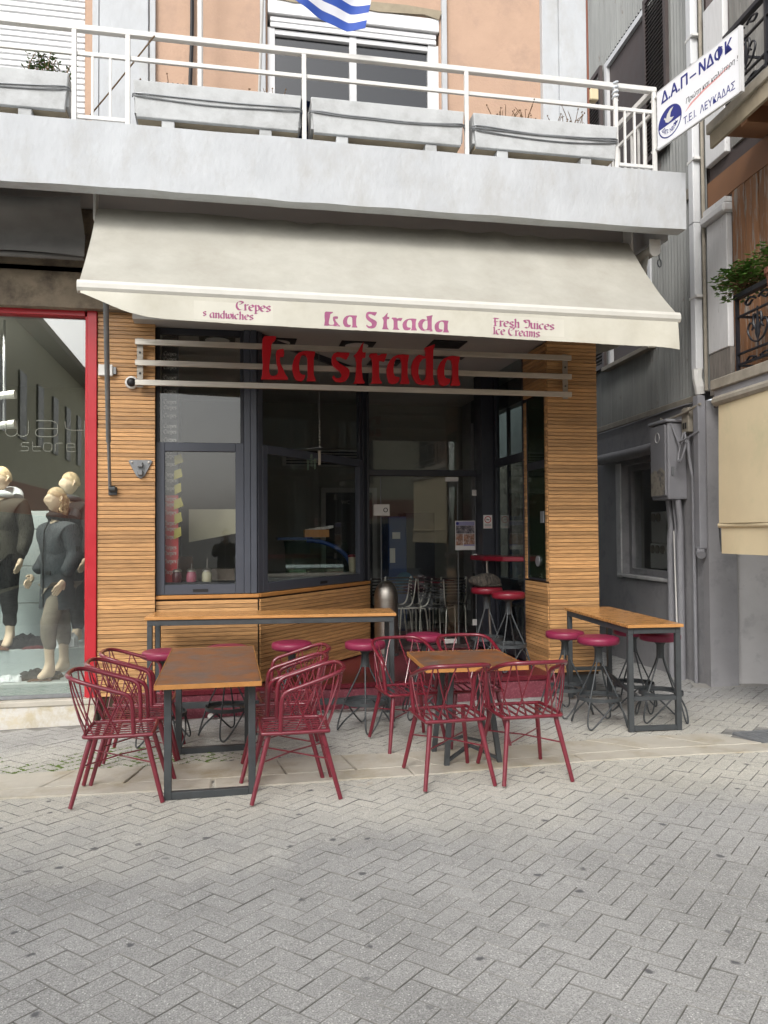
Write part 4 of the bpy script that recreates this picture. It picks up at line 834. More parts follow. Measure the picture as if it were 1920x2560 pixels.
S_ = [[(.75, .8), (.2, .8), (.06, .7), (.06, .5), (.2, .42), (.6, .42), (.74, .32), (.74, .12), (.6, 0), (.05, 0)], [(1.1, .95), (1.1, .12), (1.22, 0), (1.85, 0)], [(1.1, .42), (1.85, .42)],
      [(2.3, .8), (2.7, .8), (2.88, .68), (2.88, .14), (2.7, 0), (2.3, 0), (2.12, .14), (2.12, .68), (2.3, .8)], [(3.2, 0), (3.2, .65), (3.34, .8), (3.85, .8)], [(5.05, 0), (4.4, 0), (4.24, .14), (4.24, .66), (4.4, .8), (4.9, .8), (5.04, .66), (5.04, .42), (4.3, .42)]]
zb = atY(100, 1128, YG).z; x0 = atY(52, 1128, YG).x; hh = (atY(190, 1128, YG).x - x0) / 5.1
stroke_print(S_, x0, zb, hh, .0045, sh, m_frost, YG - .003)
# display: platform, back panels
dp = thing('display_platform', 'pale stepped display platform with boarded back inside the clothing shop', 'display stand', (-3, 9.0, .2))
part('lower_deck', MB().box(-6.4, -1.30, 8.40, 8.93, .02, .30), m_board, dp, bevel=.004)
part('upper_deck', MB().box(-6.4, -1.30, 8.935, 10.2, .02, .56), m_board, dp, bevel=.004)
for k in range(6):
    z = .565 + k * .42
    if z < 2.0: part('back_board', MB().box(-6.4, -1.30, 9.75, 9.80, z, min(z + .41, 2.03)), m_board, dp, bevel=.004)
part('ceiling_panel', MB().box(-6.4, -1.0, 8.37, 12.5, 3.92, 4.0), m_int2, dp)
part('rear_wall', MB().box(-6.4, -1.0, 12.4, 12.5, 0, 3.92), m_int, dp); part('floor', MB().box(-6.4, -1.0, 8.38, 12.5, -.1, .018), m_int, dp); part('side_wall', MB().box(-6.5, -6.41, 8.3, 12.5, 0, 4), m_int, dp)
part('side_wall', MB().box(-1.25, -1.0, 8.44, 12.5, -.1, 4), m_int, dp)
# spot rail
sp_ = thing('track_spotlight', 'white track spotlight hanging just inside the shop glass at the left edge', 'lamp', (-2.0, 8.6, 3.2)); part('rail', MB().tube([(-2.20, 8.6, 3.92), (-2.20, 8.6, 2.8)], .012, 6), m_galv, sp_)
for z in (3.15, 2.85): part('lamp_head', MB().tube([(-2.26, 8.6, z), (-2.09, 8.58, z + .02)], [.035, .045], 10), m_whitep, sp_, smooth=True)
for k, (lx_, ty) in enumerate(((-2.35, -1.75), (-3.2, -2.6))):     # spot lamps added to brighten the display, standing in for track spotlights
    ld = bpy.data.lights.new('added_display_spot', 'SPOT'); ld.energy = 150; ld.spot_size = R(110); ld.spot_blend = .8; ld.shadow_soft_size = .12; ld.color = (1, .94, .84)
    lo = bpy.data.objects.new('added_display_spot', ld); COL.objects.link(lo); lo.location = (lx_, 8.52, 3.75); lo.rotation_euler = (Vector((lx_, 8.52, 3.75)) - Vector((ty, 9.1, 1.2))).to_track_quat('Z', 'Y').to_euler()

# ------------------------------------------------------------------ figures
def skin(verts, edges, radii, root=0, sub=2):
    me = bpy.data.meshes.new('f'); me.from_pydata([tuple(v) for v in verts], edges, [])
    o = bpy.data.objects.new('f', me); COL.objects.link(o)
    md = o.modifiers.new('s', 'SKIN'); md.use_smooth_shade = True
    for i, sv in enumerate(me.skin_vertices[0].data):
        r_ = radii[i]; sv.radius = (r_, r_) if not isinstance(r_, tuple) else r_; sv.use_root = (i == root)
    ss = o.modifiers.new('u', 'SUBSURF'); ss.levels = sub
    dg = bpy.context.evaluated_depsgraph_get(); ev = o.evaluated_get(dg); m2 = ev.to_mesh()
    mb = MB(); mb.add([v.co.copy() for v in m2.vertices], [tuple(p.vertices) for p in m2.polygons])
    COL.objects.unlink(o); bpy.data.objects.remove(o); return mb
def head_mb(c, yaw, s_=1.0, tilt=0):                      # face looks along local -y
    mb = MB(Matrix.Translation(c) @ Matrix.Rotation(yaw, 4, 'Z') @ Matrix.Rotation(tilt, 4, 'X') @ Matrix.Scale(s_, 4)); NU, NV = 36, 28
    vs_ = []; fs = []
    def G(a, b, s2): return math.exp(-(a * a) / s2) if b is None else math.exp(-(a * a + b * b) / s2)
    for j in range(NV + 1):
        ph = math.pi * j / NV; z = math.cos(ph); rr = math.sin(ph)
        for i in range(NU):
            th = 2 * math.pi * i / NU; x = rr * math.sin(th); y = -rr * math.cos(th)
            X, Y, Z = x * .076, y * .098, z * .118
            if z < 0: X *= 1 - .34 * (-z) ** 1.3; Y *= (1 - .10 * -z) if y < 0 else (1 - .42 * -z)
            if y < 0:
                f_ = max(0, -y)
                Y -= .026 * G(x / .22, (z + .10) / .30, 1) * f_; Y -= .008 * G(x / .5, (z - .22) / .12, 1)
                Y += .013 * (G((abs(x) - .42) / .2, (z - .06) / .11, 1)); Y -= .008 * G(x / .32, (z + .46) / .10, 1); Y += .005 * G(x / .4, (z + .56) / .05, 1); Y -= .012 * G(x / .35, (z + .78) / .16, 1)
                Y += .004 * G(x / .34, (z + .40) / .03, 1)
            vs_.append((X, Y, Z))
    for j in range(NV):
        for i in range(NU): k = (i + 1) % NU; fs.append((j * NU + i, j * NU + k, (j + 1) * NU + k, (j + 1) * NU + i))
    mb.add(vs_, fs)
    for sx in (-1, 1): mb.tube([(sx * .072, .005, -.03), (sx * .084, .015, -.01), (sx * .087, .024, .018), (sx * .080, .022, .03), (sx * .074, .006, .02)], [.006, .010, .011, .009, .006], 7)
    return mb
def hair_mb(c, yaw, s_=1.0, curls=False, tilt=0, seed=1, low=.05):
    mb = MB(Matrix.Translation(c) @ Matrix.Rotation(yaw, 4, 'Z') @ Matrix.Rotation(tilt, 4, 'X') @ Matrix.Scale(s_, 4)); NU, NV = 32, 10; vs_ = []; fs = []
    for j in range(NV + 1):
        for i in range(NU):
            th = 2 * math.pi * i / NU; front = -math.cos(th); lim = 1.15 + .75 * (.5 - .5 * -front) if True else 0
            lim = 1.05 + .42 * (1 - max(0, math.cos(th))) + (.35 if math.cos(th) < -.2 else 0)
            ph = lim * j / NV; x = math.sin(ph) * math.sin(th); y = -math.sin(ph) * math.cos(th); z = math.cos(ph); k = 1.07 + .02 * math.sin(i * 5 + j * .7) + (.0 if j < NV else -.05)
            vs_.append((x * .076 * k, y * .098 * k, z * .118 * k))
    for j in range(NV):
        for i in range(NU): k = (i + 1) % NU; fs.append((j * NU + i, j * NU + k, (j + 1) * NU + k, (j + 1) * NU + i))
    mb.add(vs_, fs)
    if curls:
        rc = random.Random(seed)
        for q in range(46):
            a = rc.uniform(-1.5, 1.5) + math.pi; r_ = rc.uniform(.075, .105); z = rc.uniform(-.17, .0); x, y = r_ * .85 * math.sin(a), -r_ * math.cos(a)
            mb.tube([(x + .012 * math.cos(t * 1.3), y + .012 * math.sin(t * 1.3), z + .06 - t * .016) for t in range(7)], [.004, .012, .014, .014, .012, .009, .003], 5)
    return mb
def hand_mb(wr, d, up, s_=1.0, curl=.5, thumb=1):         # wrist point, direction of fingers, back-of-hand normal
    wr, d, up = Vector(wr), Vector(d).normalized(), Vector(up).normalized(); sd_ = d.cross(up).normalized(); up = sd_.cross(d).normalized()
    V = [wr, wr + d * .035 * s_]; E = [(0, 1)]; Rr = [(.026 * s_, .019 * s_), (.034 * s_, .017 * s_)]
    for k, (off, l) in enumerate(((-.027, .066), (-.009, .075), (.009, .070), (.026, .055))):
        b = wr + d * .078 * s_ + sd_ * off * s_; V.append(b); E.append((1, len(V) - 1)); Rr.append(.0115 * s_)
        p = b; dd = d.copy()
        for q in range(3):
            dd = (dd - up * curl * (.55 + q * .25)).normalized(); p = p + dd * l * s_ * (.45, .32, .23)[q]; V.append(p); E.append((len(V) - 2, len(V) - 1)); Rr.append((.0088, .008, .0062)[q] * s_)
    b = wr + d * .025 * s_ - sd_ * .03 * thumb * s_; V.append(b); E.append((1, len(V) - 1)); Rr.append(.012 * s_)
    for q in range(2): b = b + (d * .8 - sd_ * thumb * (.6 - .3 * q) - up * .3).normalized() * .03 * s_; V.append(b); E.append((len(V) - 2, len(V) - 1)); Rr.append(.0085 * s_)
    return skin(V, E, Rr, 0, 1)
def figure(t, O, yaw, hgt, coat, coat_low, trou, feet=True, head_yaw=0, coatlen=.42, hands=(True, True), arms=None, curls=False, hood=None, legs=((-.09, .0), (.09, .0)), trou_z=.13, skinm=None, hairm=None, lean=0):
    k = hgt / 1.85; skinm = skinm or m_skin; hairm = hairm or m_hairs
    T = Matrix.Translation(O) @ Matrix.Rotation(yaw, 4, 'Z') @ Matrix.Scale(k, 4)
    def tr(mb): mb.v = [T @ p for p in mb.v]; return mb
    (lx, ly), (rx, ry) = legs
    # one body: legs, torso, neck
    V = [(0, 0, .95), (0, .0, 1.15), (0, -.01, 1.38), (0, 0, 1.52), (0, -.005, 1.60), (lx, 0, .90), (lx * 1.05, ly - .02, .50), (lx * 1.1, ly, .09), (lx * 1.25, ly - .13, .035), (rx, 0, .90), (rx * 1.05, ry - .02, .50), (rx * 1.1, ry, .09), (rx * 1.25, ry - .13, .035), (lx * 1.1, ly + .035, .04), (rx * 1.1, ry + .035, .04)]
    E = [(0, 1), (1, 2), (2, 3), (3, 4), (0, 5), (5, 6), (6, 7), (7, 8), (0, 9), (9, 10), (10, 11), (11, 12), (7, 13), (11, 14)]
    Rr = [(.15, .10), (.13, .095), (.16, .11), (.06, .055), (.055, .055), .085, .058, .042, (.045, .028), .085, .058, .042, (.045, .028), .034, .034]
    mbb = skin(V, E, Rr, 0); merge(mbb, head_mb(Vector((0, -.015, 1.715)), head_yaw)); part('body', tr(mbb), skinm, t, smooth=True)
    part('hair', tr(hair_mb(Vector((0, -.015, 1.715)), head_yaw, curls=curls)), hairm, t, smooth=True)
    # trousers
    V = [(0, 0, .98), (lx, 0, .88), (lx * 1.06, ly - .025, .52), (lx * 1.1, ly, trou_z), (rx, 0, .88), (rx * 1.06, ry - .025, .52), (rx * 1.1, ry, trou_z)]
    mt = skin(V, [(0, 1), (1, 2), (2, 3), (0, 4), (4, 5), (5, 6)], [(.165, .12), .108, .088, .062, .108, .088, .062], 0)
    mt.v = [p + Vector((.010 * noise.noise(p * 14), .010 * noise.noise(p * 14 + Vector((5, 0, 0))), .004 * math.sin(p.z * 60))) for p in mt.v]
    part('trousers', tr(mt), trou, t, smooth=True)
    # coat
    cz = .98 - coatlen * .5
    A = arms or [[(-.21, 0, 1.45), (-.265, .02, 1.18), (-.24, -.04, .94)], [(.21, 0, 1.45), (.265, .02, 1.18), (.24, -.04, .94)]]
    V = [(0, 0, 1.10), (0, -.005, 1.25), (0, 0, 1.42), (0, .0, 1.535)]; E = [(0, 1), (1, 2), (2, 3)]; Rr = [(.19, .145), (.20, .155), (.19, .14), (.095, .095)]
    for a in A:
        V += a; n = len(V); E += [(2, n - 3), (n - 3, n - 2), (n - 2, n - 1)]; Rr += [.092, .08, .06]
    mc = skin(V, E, Rr, 0)
    sk_ = [(.10, 1.30), (.180, 1.26), (.187, 1.16), (.190, 1.0), (.198, cz + .04), (.200, cz + .012), (.196, cz), (.180, cz + .01), (.10, cz + .10)]
    mc.lathe(sk_, n=36, T=Matrix.Scale(.76, 4, (0, 1, 0)))
    mc.v = [p + Vector((.009 * noise.noise(p * 11), .011 * noise.noise(p * 11 + Vector((5, 0, 0))), .006 * math.sin(p.z * 45))) for p in mc.v]
    part('coat', tr(mc), coat, t, smooth=True)
    col_ = MB().tube([(.078 * math.sin(a), -.070 * math.cos(a) - .005, 1.545 + .02 * math.cos(a)) for a in [2 * math.pi * q / 14 for q in range(14)]], .036, 8, closed=True); part('collar', tr(col_), coat_low, t, smooth=True)
    part('zip', tr(MB().tube([(.012, -.158, cz + .02), (.012, -.160, 1.2), (.01, -.146, 1.42), (.0, -.10, 1.5)], .007, 5)), coat_low, t)
    if hood: part('hood', tr(MB().tube([(.105 * math.cos(a), .095 + .05 * math.sin(a), 1.53 + .06 * math.sin(a)) for a in [math.pi * q / 8 for q in range(9)]], .058, 9)), hood, t, smooth=True)
    for a, h_, s2 in zip(A, hands, (-1, 1)):
        if h_: w_, e_ = Vector(a[-1]), Vector(a[-2]); d = (w_ - e_).normalized(); part('hand', tr(hand_mb(w_ + d * .025, d, (s2, 0, .1), 1.15, .35, 1)), skinm, t, smooth=True)
# three dummies; yaw 0 looks towards the street
mq = thing('mannequin', 'blond mannequin in a slate parka and taupe trousers, barefoot on the lower deck', 'mannequin', (-1.72, 8.66, .30))
figure(mq, Vector((-1.70, 8.68, .302)), R(-48), 1.95, m_navy, m_blackc, m_beige, head_yaw=R(-12), coatlen=.62, curls=True, hood=m_navy, legs=((-.07, .12), (.07, -.12)), trou_z=.27, arms=[[(-.20, 0, 1.43), (-.25, .06, 1.18), (-.20, -.12, 1.0)], [(.20, 0, 1.43), (.25, .03, 1.18), (.24, -.08, .98)]])
PT = Matrix.Translation((-1.70, 8.68, .302)) @ Matrix.Rotation(R(-48), 4, 'Z') @ Matrix.Scale(1.95 / 1.85, 4)
part('sleeve_patch', MB(PT).box(.325, .337, -.02, .03, 1.22, 1.27), m_blackc, mq); part('pocket_flap', MB(PT).box(.09, .17, -.178, -.168, 1.0, 1.035), m_blackc, mq)
mq = thing('mannequin', 'mannequin in an olive jacket over a white hoodie and black joggers, at the left edge', 'mannequin', (-2.55, 9.1, .56))
figure(mq, Vector((-2.34, 9.10, .562)), R(-20), 1.93, m_green, m_whitec, m_blackc, head_yaw=R(-25), coatlen=.18, hood=m_whitec, trou_z=.20)
mq = thing('mannequin', 'mannequin in a dark striped top standing behind the one in the slate parka', 'mannequin', (-1.72, 9.35, .56))
figure(mq, Vector((-1.70, 9.40, .562)), R(-35), 1.90, m_blackc, m_navy, m_blackc, head_yaw=R(-30), coatlen=.3, trou_z=.12)
# folded and crumpled clothes
def heap(lab, x, y, z, sx, sy, h, m_, seed, cat='clothes', rz=0):
    T = Matrix.Translation((x, y, z)) @ Matrix.Rotation(rz, 4, 'Z'); mb = MB(T)
    def f(u, v):
        a, b = u * 2 - 1, v * 2 - 1; d = max(0, 1 - (abs(a) ** 3 + abs(b) ** 3)); q = noise.noise(Vector((a * 2.2, b * 2.2, seed))); q2 = noise.noise(Vector((a * 6, b * 6, seed + 9)))
        return (a * sx * (1 + .18 * q), b * sy * (1 + .2 * q2), h * d ** .4 * (.65 + .5 * q + .28 * q2) + .004)
    mb.sheet(f, 26, 20, .005); single('folded_clothes', mb, m_, lab, cat, 'clothes laid out in the shop window', smooth=True)
heap('black and grey checked shirt heap on the upper deck with a small white tag', -2.03, 9.10, .562, .22, .12, .17, m_blackc, 1)
heap('crumpled white hoodie lying on the upper deck beside the parka mannequin', -1.70, 9.08, .562, .13, .11, .16, m_whitec, 2, rz=.3)
heap('wine red garment under the checked shirt heap', -1.98, 8.99, .562, .12, .05, .035, m_wine, 3)
heap('olive folded sweater at the left end of the upper deck', -2.35, 9.05, .562, .12, .10, .09, m_green, 4)
heap('brown folded shirt in front of the olive sweater', -2.33, 8.96, .562, .10, .05, .05, m_brownc, 5)
heap('black trousers heap on the lower deck', -1.86, 8.66, .302, .20, .12, .11, m_blackc, 6)
heap('white folded shirt on the lower deck at the left', -2.12, 8.58, .302, .11, .09, .06, m_whitec, 7)
heap('dark green cap heap at the far left of the lower deck', -2.40, 8.62, .302, .13, .10, .09, m_green, 8)
heap('brown belt roll in front of the black trousers', -1.83, 8.50, .302, .11, .03, .025, m_brownc, 9)

# ------------------------------------------------------------------ things inside the cafe
mbd = thing('menu_board', 'tall dark menu board lettered Crepes over and over behind the left window', 'menu board', (-.60, 8.5, 1.2))
part('board', MB().box(-.655, -.49, 8.46, 8.475, 1.25, 3.8), mat('black_board', (.02, .02, .022), .7), mbd)
part('red_stripe', MB().box(-.655, -.49, 8.452, 8.459, 1.25, 2.15), mat('red_board', (.30, .012, .015), .6), mbd)
m_note = mat('note_yellow', (.24, .21, .03), .7)
for k in range(6): part('yellow_note', MB().prism([[(-.535 + .01 * (k % 2), 1.70 + k * .152), (-.46 + .012 * (k % 3), 1.735 + k * .152), (-.465, 1.83 + k * .15), (-.53, 1.80 + k * .15)]], 8.43 + .002 * k, 8.434 + .002 * k), m_note, mbd)
m_chalk = mat('chalk', (.36, .34, .32), .8)
for k in range(30):
    z = 1.36 + k * .083 + (.015 if k % 3 else -.01)
    if z < 3.7: part('lettering', nib('Crepes', -.635, z, .027, lambda a, b: (a, 8.449, b), sx=.95), m_chalk, mbd)
jl = [('syrup_jar', 'glass jar of dark syrup with steel lid and spoon, leftmost of three on the sill', -.50, (.05, .008, .012)), ('syrup_jar', 'glass jar of pink sauce with steel lid, middle of three on the sill', -.36, (.24, .07, .10)), ('syrup_jar', 'glass jar of cream sauce with tall spoon, rightmost of three on the sill', -.205, (.30, .28, .20))]
for k, (n_, lab, x, c_) in enumerate(jl):
    t = thing(n_, lab, 'jar', (x, 8.44, 1.262), group='syrup jars on the window sill')
    part('jar', MB().lathe([(0, 0), (.048, .0), (.052, .01), (.052, .075), (.042, .095), (.042, .105), (0, .105)], (x, 8.44, 1.262), 20), mat('syrup', c_, .2), t, smooth=True)
    part('lid', MB().lathe([(0, .106), (.046, .106), (.046, .122), (.03, .135), (0, .137)], (x, 8.44, 1.262), 20), m_steel, t, smooth=True)
    part('spoon', MB().tube([(x, 8.44, 1.36), (x + .005, 8.44, 1.45 + .05 * (k != 1))], .004, 6), m_steel, t)
single('window_ledge', MB().box(-.66, .14, 8.39, 8.60, 1.22, 1.261), m_dark, 'dark ledge behind the left window carrying the three syrup jars', 'shelf')
single('pale_panel', MB().prism([[(-.42, 1.66), (.12, 1.76), (.12, 2.03), (-.42, 2.03)]], 9.2, 9.24), m_cream, 'pale slanting hood panel behind the left window', 'panel')
oc = thing('crepe_counter', 'counter with boxes and coffee machine behind the left window', 'counter', (-.1, 9.4, .25))
part('cabinet', MB().box(-.65, .5, 9.1, 9.6, .25, 1.15), m_int, oc, bevel=.01); part('worktop', MB().box(-.66, .52, 9.08, 9.62, 1.151, 1.19), m_galv, oc)
part('carton', MB().box(-.35, .08, 9.15, 9.4, 1.191, 1.36), mat('dull_carton', (.16, .13, .11), .8), oc); part('carton', MB().box(-.6, -.38, 9.15, 9.4, 1.191, 1.5), m_brownc, oc)
ic = thing('ice_cream_counter', 'ice cream display counter with curved glass under a blue hood behind the angled window', 'counter', (1.15, 10.6, .25))
part('cabinet', MB().box(.45, 1.75, 10.5, 11.1, .25, 1.22), mat('counter_steel', (.40, .42, .42), .45, .1), ic, bevel=.01); part('edge_trim', MB().box(.44, 1.76, 10.47, 10.499, 1.19, 1.235), m_steel, ic)
part('curved_glass', MB().sheet(lambda u, v: (.75 + .85 * u, 10.52 + .45 * (1 - math.cos(v * 1.57)), 1.24 + .42 * math.sin(v * 1.57)), 8, 10, .006), m_glass_green, ic, smooth=True)
part('blue_hood', MB().tube([(1.02 + .60 * math.sin(a * .157), 10.47, 1.24 + .42 * math.cos(a * .157)) for a in range(11)], .030, 8), m_blue, ic, smooth=True)
part('hood_board', MB().box(.65, 1.1, 10.5, 10.9, 1.665, 1.70), m_blue, ic)
for k in range(3): part('ice_cream_tub', MB().box(.8 + k * .25, 1.02 + k * .25, 10.6, 10.95, 1.222, 1.27), [m_cream, m_brownc, m_pink][k], ic)
nb_ = thing('napkin_box', 'wooden box of white napkins on top of the ice cream counter', 'box', (1.17, 10.6, 1.70)); part('box', MB().box(1.0, 1.32, 10.5, 10.7, 1.702, 1.80), m_edge, nb_); part('napkins', MB().sheet(lambda u, v: (1.02 + .36 * u, 10.52 + .16 * v, 1.803 + .05 * u + .015 * noise.noise(Vector((u * 9, v * 5, 2)))), 12, 5, .03), m_whitep, nb_)
cu = thing('tall_cup', 'cream takeaway cup with dark red lid at the right of the ice cream counter', 'cup', (1.62, 10.42, 1.24)); part('cup', MB().lathe([(0, 0), (.045, 0), (.058, .20), (0, .20)], (1.62, 10.44, 1.236), 18), mat('cup_cream', (.45, .42, .30), .5), cu, smooth=True); part('lid', MB().lathe([(0, .201), (.062, .201), (.062, .22), (.03, .235), (0, .235)], (1.62, 10.44, 1.236), 18), m_vinyl2, cu, smooth=True)
ac = thing('air_vent', 'long slotted air vent on the back wall above the ice cream counter', 'vent', (1.6, 12.75, 2.95)); part('frame', MB().box(.85, 2.25, 12.72, 12.77, 2.82, 3.10), m_int2, ac, bevel=.01)
for k in range(5): part('slat', MB().box(.92, 2.18, 12.70, 12.719, 2.85 + k * .046, 2.875 + k * .046), m_dark, ac)
bd = thing('back_door', 'dark door in the back wall marked WC', 'door', (2.0, 12.75, .27)); part('leaf', MB().box(1.55, 2.3, 12.73, 12.79, .27, 2.4), m_dark, bd); part('frame', MB().box(1.47, 1.545, 12.71, 12.79, .27, 2.48).box(2.305, 2.38, 12.71, 12.79, .27, 2.48).box(1.545, 2.305, 12.71, 12.79, 2.405, 2.48), m_int2, bd)
part('lettering', text_mb('WC', .08, Matrix.Translation((1.8, 12.725, 2.22))), m_chalk, bd)
bf = thing('blue_fridge', 'tall blue drinks fridge with pale stickers seen through the glass door', 'fridge', (2.72, 11.9, .27)); part('cabinet', MB().box(2.38, 2.66, 11.8, 12.4, .27, 2.0), m_blue, bf, bevel=.01); part('door_panel', MB().box(2.66, 3.1, 11.81, 12.4, .27, 2.05), m_frame_dark, bf)
part('sticker', MB().box(2.44, 2.56, 11.79, 11.798, 1.66, 1.76), m_whitep, bf); part('sticker', MB().box(2.40, 2.48, 11.79, 11.798, 1.30, 1.52), m_whitep, bf); part('round_logo', MB().lathe([(0, 0), (.14, 0), (.14, .01), (0, .01)], n=24, T=Matrix.Translation((2.62, 11.79, 1.02)) @ Matrix.Rotation(R(90), 4, 'X')), mat('teal_logo', (.02, .10, .16), .5), bf)
wc = thing('hanging_chime', 'chain with small glass and metal plates hanging before the angled window', 'ornament', (1.02, 8.95, 2.6))
part('chain', MB().tube([(1.02, 8.95, 3.84), (1.02, 8.95, 2.84)], .0035, 5), m_galv, wc)
for k in range(9): part('link', MB().tube([(1.02 + .008 * math.sin(k * 2), 8.95, 3.02 - k * .035), (1.025 - .008 * math.sin(k * 2), 8.95, 3.0 - k * .035)], .007, 5), m_steel, wc)
for k, (dx, dz, h) in enumerate(((0, 0, .16), (-.05, -.05, .13), (-.09, -.02, .14), (-.13, -.06, .12))): part('plate', MB().box(1.02 + dx - .014, 1.02 + dx + .014, 8.945, 8.951, 2.52 + dz, 2.52 + dz + h), m_sill if k < 1 else m_glass_green, wc)
part('cross_bar', MB().tube([(.87, 8.95, 2.70), (1.06, 8.95, 2.72)], .005, 5), m_galv, wc)
pb = Vector((-.16, 8.02, gz(-.16, 8.02) + .025)); cbm = MB(); cbm.lathe([(0, -.025), (.022, -.018), (.032, 0), (.024, .02), (0, .028)], pb, 12); cbm.v = [p + Vector((noise.noise(p * 60), noise.noise(p * 60 + Vector((4, 0, 0))), noise.noise(p * 60 + Vector((0, 7, 0))))) * .012 for p in cbm.v]
single('crumpled_paper', cbm, m_whitep, 'small crumpled white paper on the ground by the pink riser', 'litter')
# metal stacking chairs indoors
mc_ = thing('metal_chair', 'x', 'chair', (0, 0, 0), group='bent metal chairs stacked behind the glass door')
for s_ in (-1, 1):
    part('side_frame', MB().tube(smooth_path([(-.20, s_ * .19, 0), (-.17, s_ * .19, .30), (-.15, s_ * .19, .43), (-.10, s_ * .19, .455), (.14, s_ * .19, .455), (.19, s_ * .19, .43), (.215, s_ * .19, .0)], 4), .011, 8), m_steel_rail, mc_, smooth=True)
    part('back_post', MB().tube(smooth_path([(-.06, s_ * .185, .46), (-.17, s_ * .185, .50), (-.215, s_ * .185, .62), (-.25, s_ * .185, .86)], 4), .011, 8), m_steel_rail, mc_, smooth=True)
part('seat', MB().box(-.17, .18, -.18, .18, .462, .474), m_dark, mc_, bevel=.004)
for k in range(6): part('back_slat', MB().box(-.243 + .0 * k, -.232, -.178, .178, .60 + k * .045, .625 + k * .045), m_dark, mc_)
MCS = [(2.02, 10.95, -90, 'nearest metal chair left of the stack, its post just right of the steel bin'), (2.42, 11.15, -95, 'metal chair at the back left of the stack behind the door'), (2.30, 10.92, 180, 'metal chair turned sideways in the row behind the door'), (2.52, 10.90, 180, 'second sideways metal chair in the row behind the door'), (2.85, 10.75, 55, 'large metal chair at the right of the row, facing the glass'), (3.15, 11.2, 90, 'metal chair at the back right beside the side post')]
for k, (x, y, a, lab) in enumerate(MCS): put(mc_ if k == 0 else copy_tree(mc_), x, y, .26, R(a), lab)
it = thing('inner_table', 'small dark red table among the metal chairs behind the door', 'table', (3.0, 11.9, .26)); part('top', MB().box(2.7, 3.35, 11.6, 12.2, .99, 1.03), m_vinyl2, it, bevel=.005); part('leg', MB().tube([(3.02, 11.9, .26), (3.02, 11.9, .99)], .03, 8), m_leg, it)
# steel bin
bn = thing('steel_bin', 'domed brushed steel litter bin at the end of the angled sill wall', 'bin', (1.97, 9.93, FZ))
bx, by = 1.965, 9.92
part('body', MB().lathe([(0, .03), (.148, .03), (.148, .70), (0, .70)], (bx, by, .215), 40), m_steel, bn, smooth=True)
part('dome', MB().lathe([(.150, .702), (.150, .73), (.143, .79), (.122, .85), (.09, .90), (.04, .925), (0, .93)], (bx, by, .215), 40), m_steel, bn, smooth=True)
part('base_ring', MB().lathe([(0, 0), (.158, 0), (.158, .028), (0, .028)], (bx, by, .215), 40), m_leg, bn)
# posters on the glass
po = thing('event_poster', 'poster with town photographs and a blue header, taped to the entrance glass', 'poster', (3.03, 10.02, 1.47))
px0, px1, pz0, pz1, PY = 2.98, 3.255, 1.515, 1.905, 10.27
part('sheet', MB().box(px0, px1, PY, PY + .003, pz0, pz1), m_whitep, po)
def pq(a, b, c, d, m_, dy=.002): part('print', MB().box(px0 + (px1 - px0) * a, px0 + (px1 - px0) * b, PY - dy, PY - .0004, pz0 + (pz1 - pz0) * c, pz0 + (pz1 - pz0) * d), m_, po)
m_hdr = mat('poster_violet', (.24, .23, .38), .6); m_ph = mat('poster_photo_grey', (.25, .22, .23), .6, var=.6, sc=22, col2=(.05, .05, .06), thr=.5, c2s=18); m_ph2 = mat('poster_photo_warm', (.26, .13, .08), .6, var=.6, sc=22, col2=(.45, .38, .34), thr=.55, c2s=16)
pq(.03, .97, .84, .975, m_hdr); pq(.03, .97, .56, .835, m_ph, .0022); pq(.03, .38, .16, .55, m_ph2, .0025); pq(.41, .97, .14, .55, m_ph2, .0023); pq(.41, .97, .14, .19, m_hdr, .003)
part('logo', MB().lathe([(0, 0), (.02, 0), (.02, .001), (0, .001)], n=16, T=Matrix.Translation((px0 + .03, PY - .003, pz1 - .035)) @ Matrix.Rotation(R(90), 4, 'X')), m_navyp, po)
ns_ = thing('no_smoking_sign', 'white no smoking sign with red ring on the dark side post', 'sign', (3.36, 10.02, 1.8)); NY = 10.018
part('sheet', MB().box(3.29, 3.41, NY, NY + .003, 1.80, 1.975), m_whitep, ns_)
TT = Matrix.Translation((3.35, NY - .001, 1.915)) @ Matrix.Rotation(R(90), 4, 'X')
part('ring', MB().lathe([(.036, 0), (.046, 0), (.046, .0015), (.036, .0015), (.036, 0)], n=28, T=TT), m_red, ns_); part('bar', MB().beam((3.322, NY - .002, 1.943), (3.378, NY - .002, 1.887), .0015, .008, up=(0, -1, 0)), m_red, ns_)
part('cigarette', MB().box(3.328, 3.372, NY - .0015, NY - .0002, 1.910, 1.918), m_dark, ns_)
for k, (z, m_) in enumerate(((1.85, m_galv), (1.832, m_galv), (1.812, m_pink))): part('print', MB().box(3.305, 3.395, NY - .0012, NY - .0002, z, z + .009), m_, ns_)

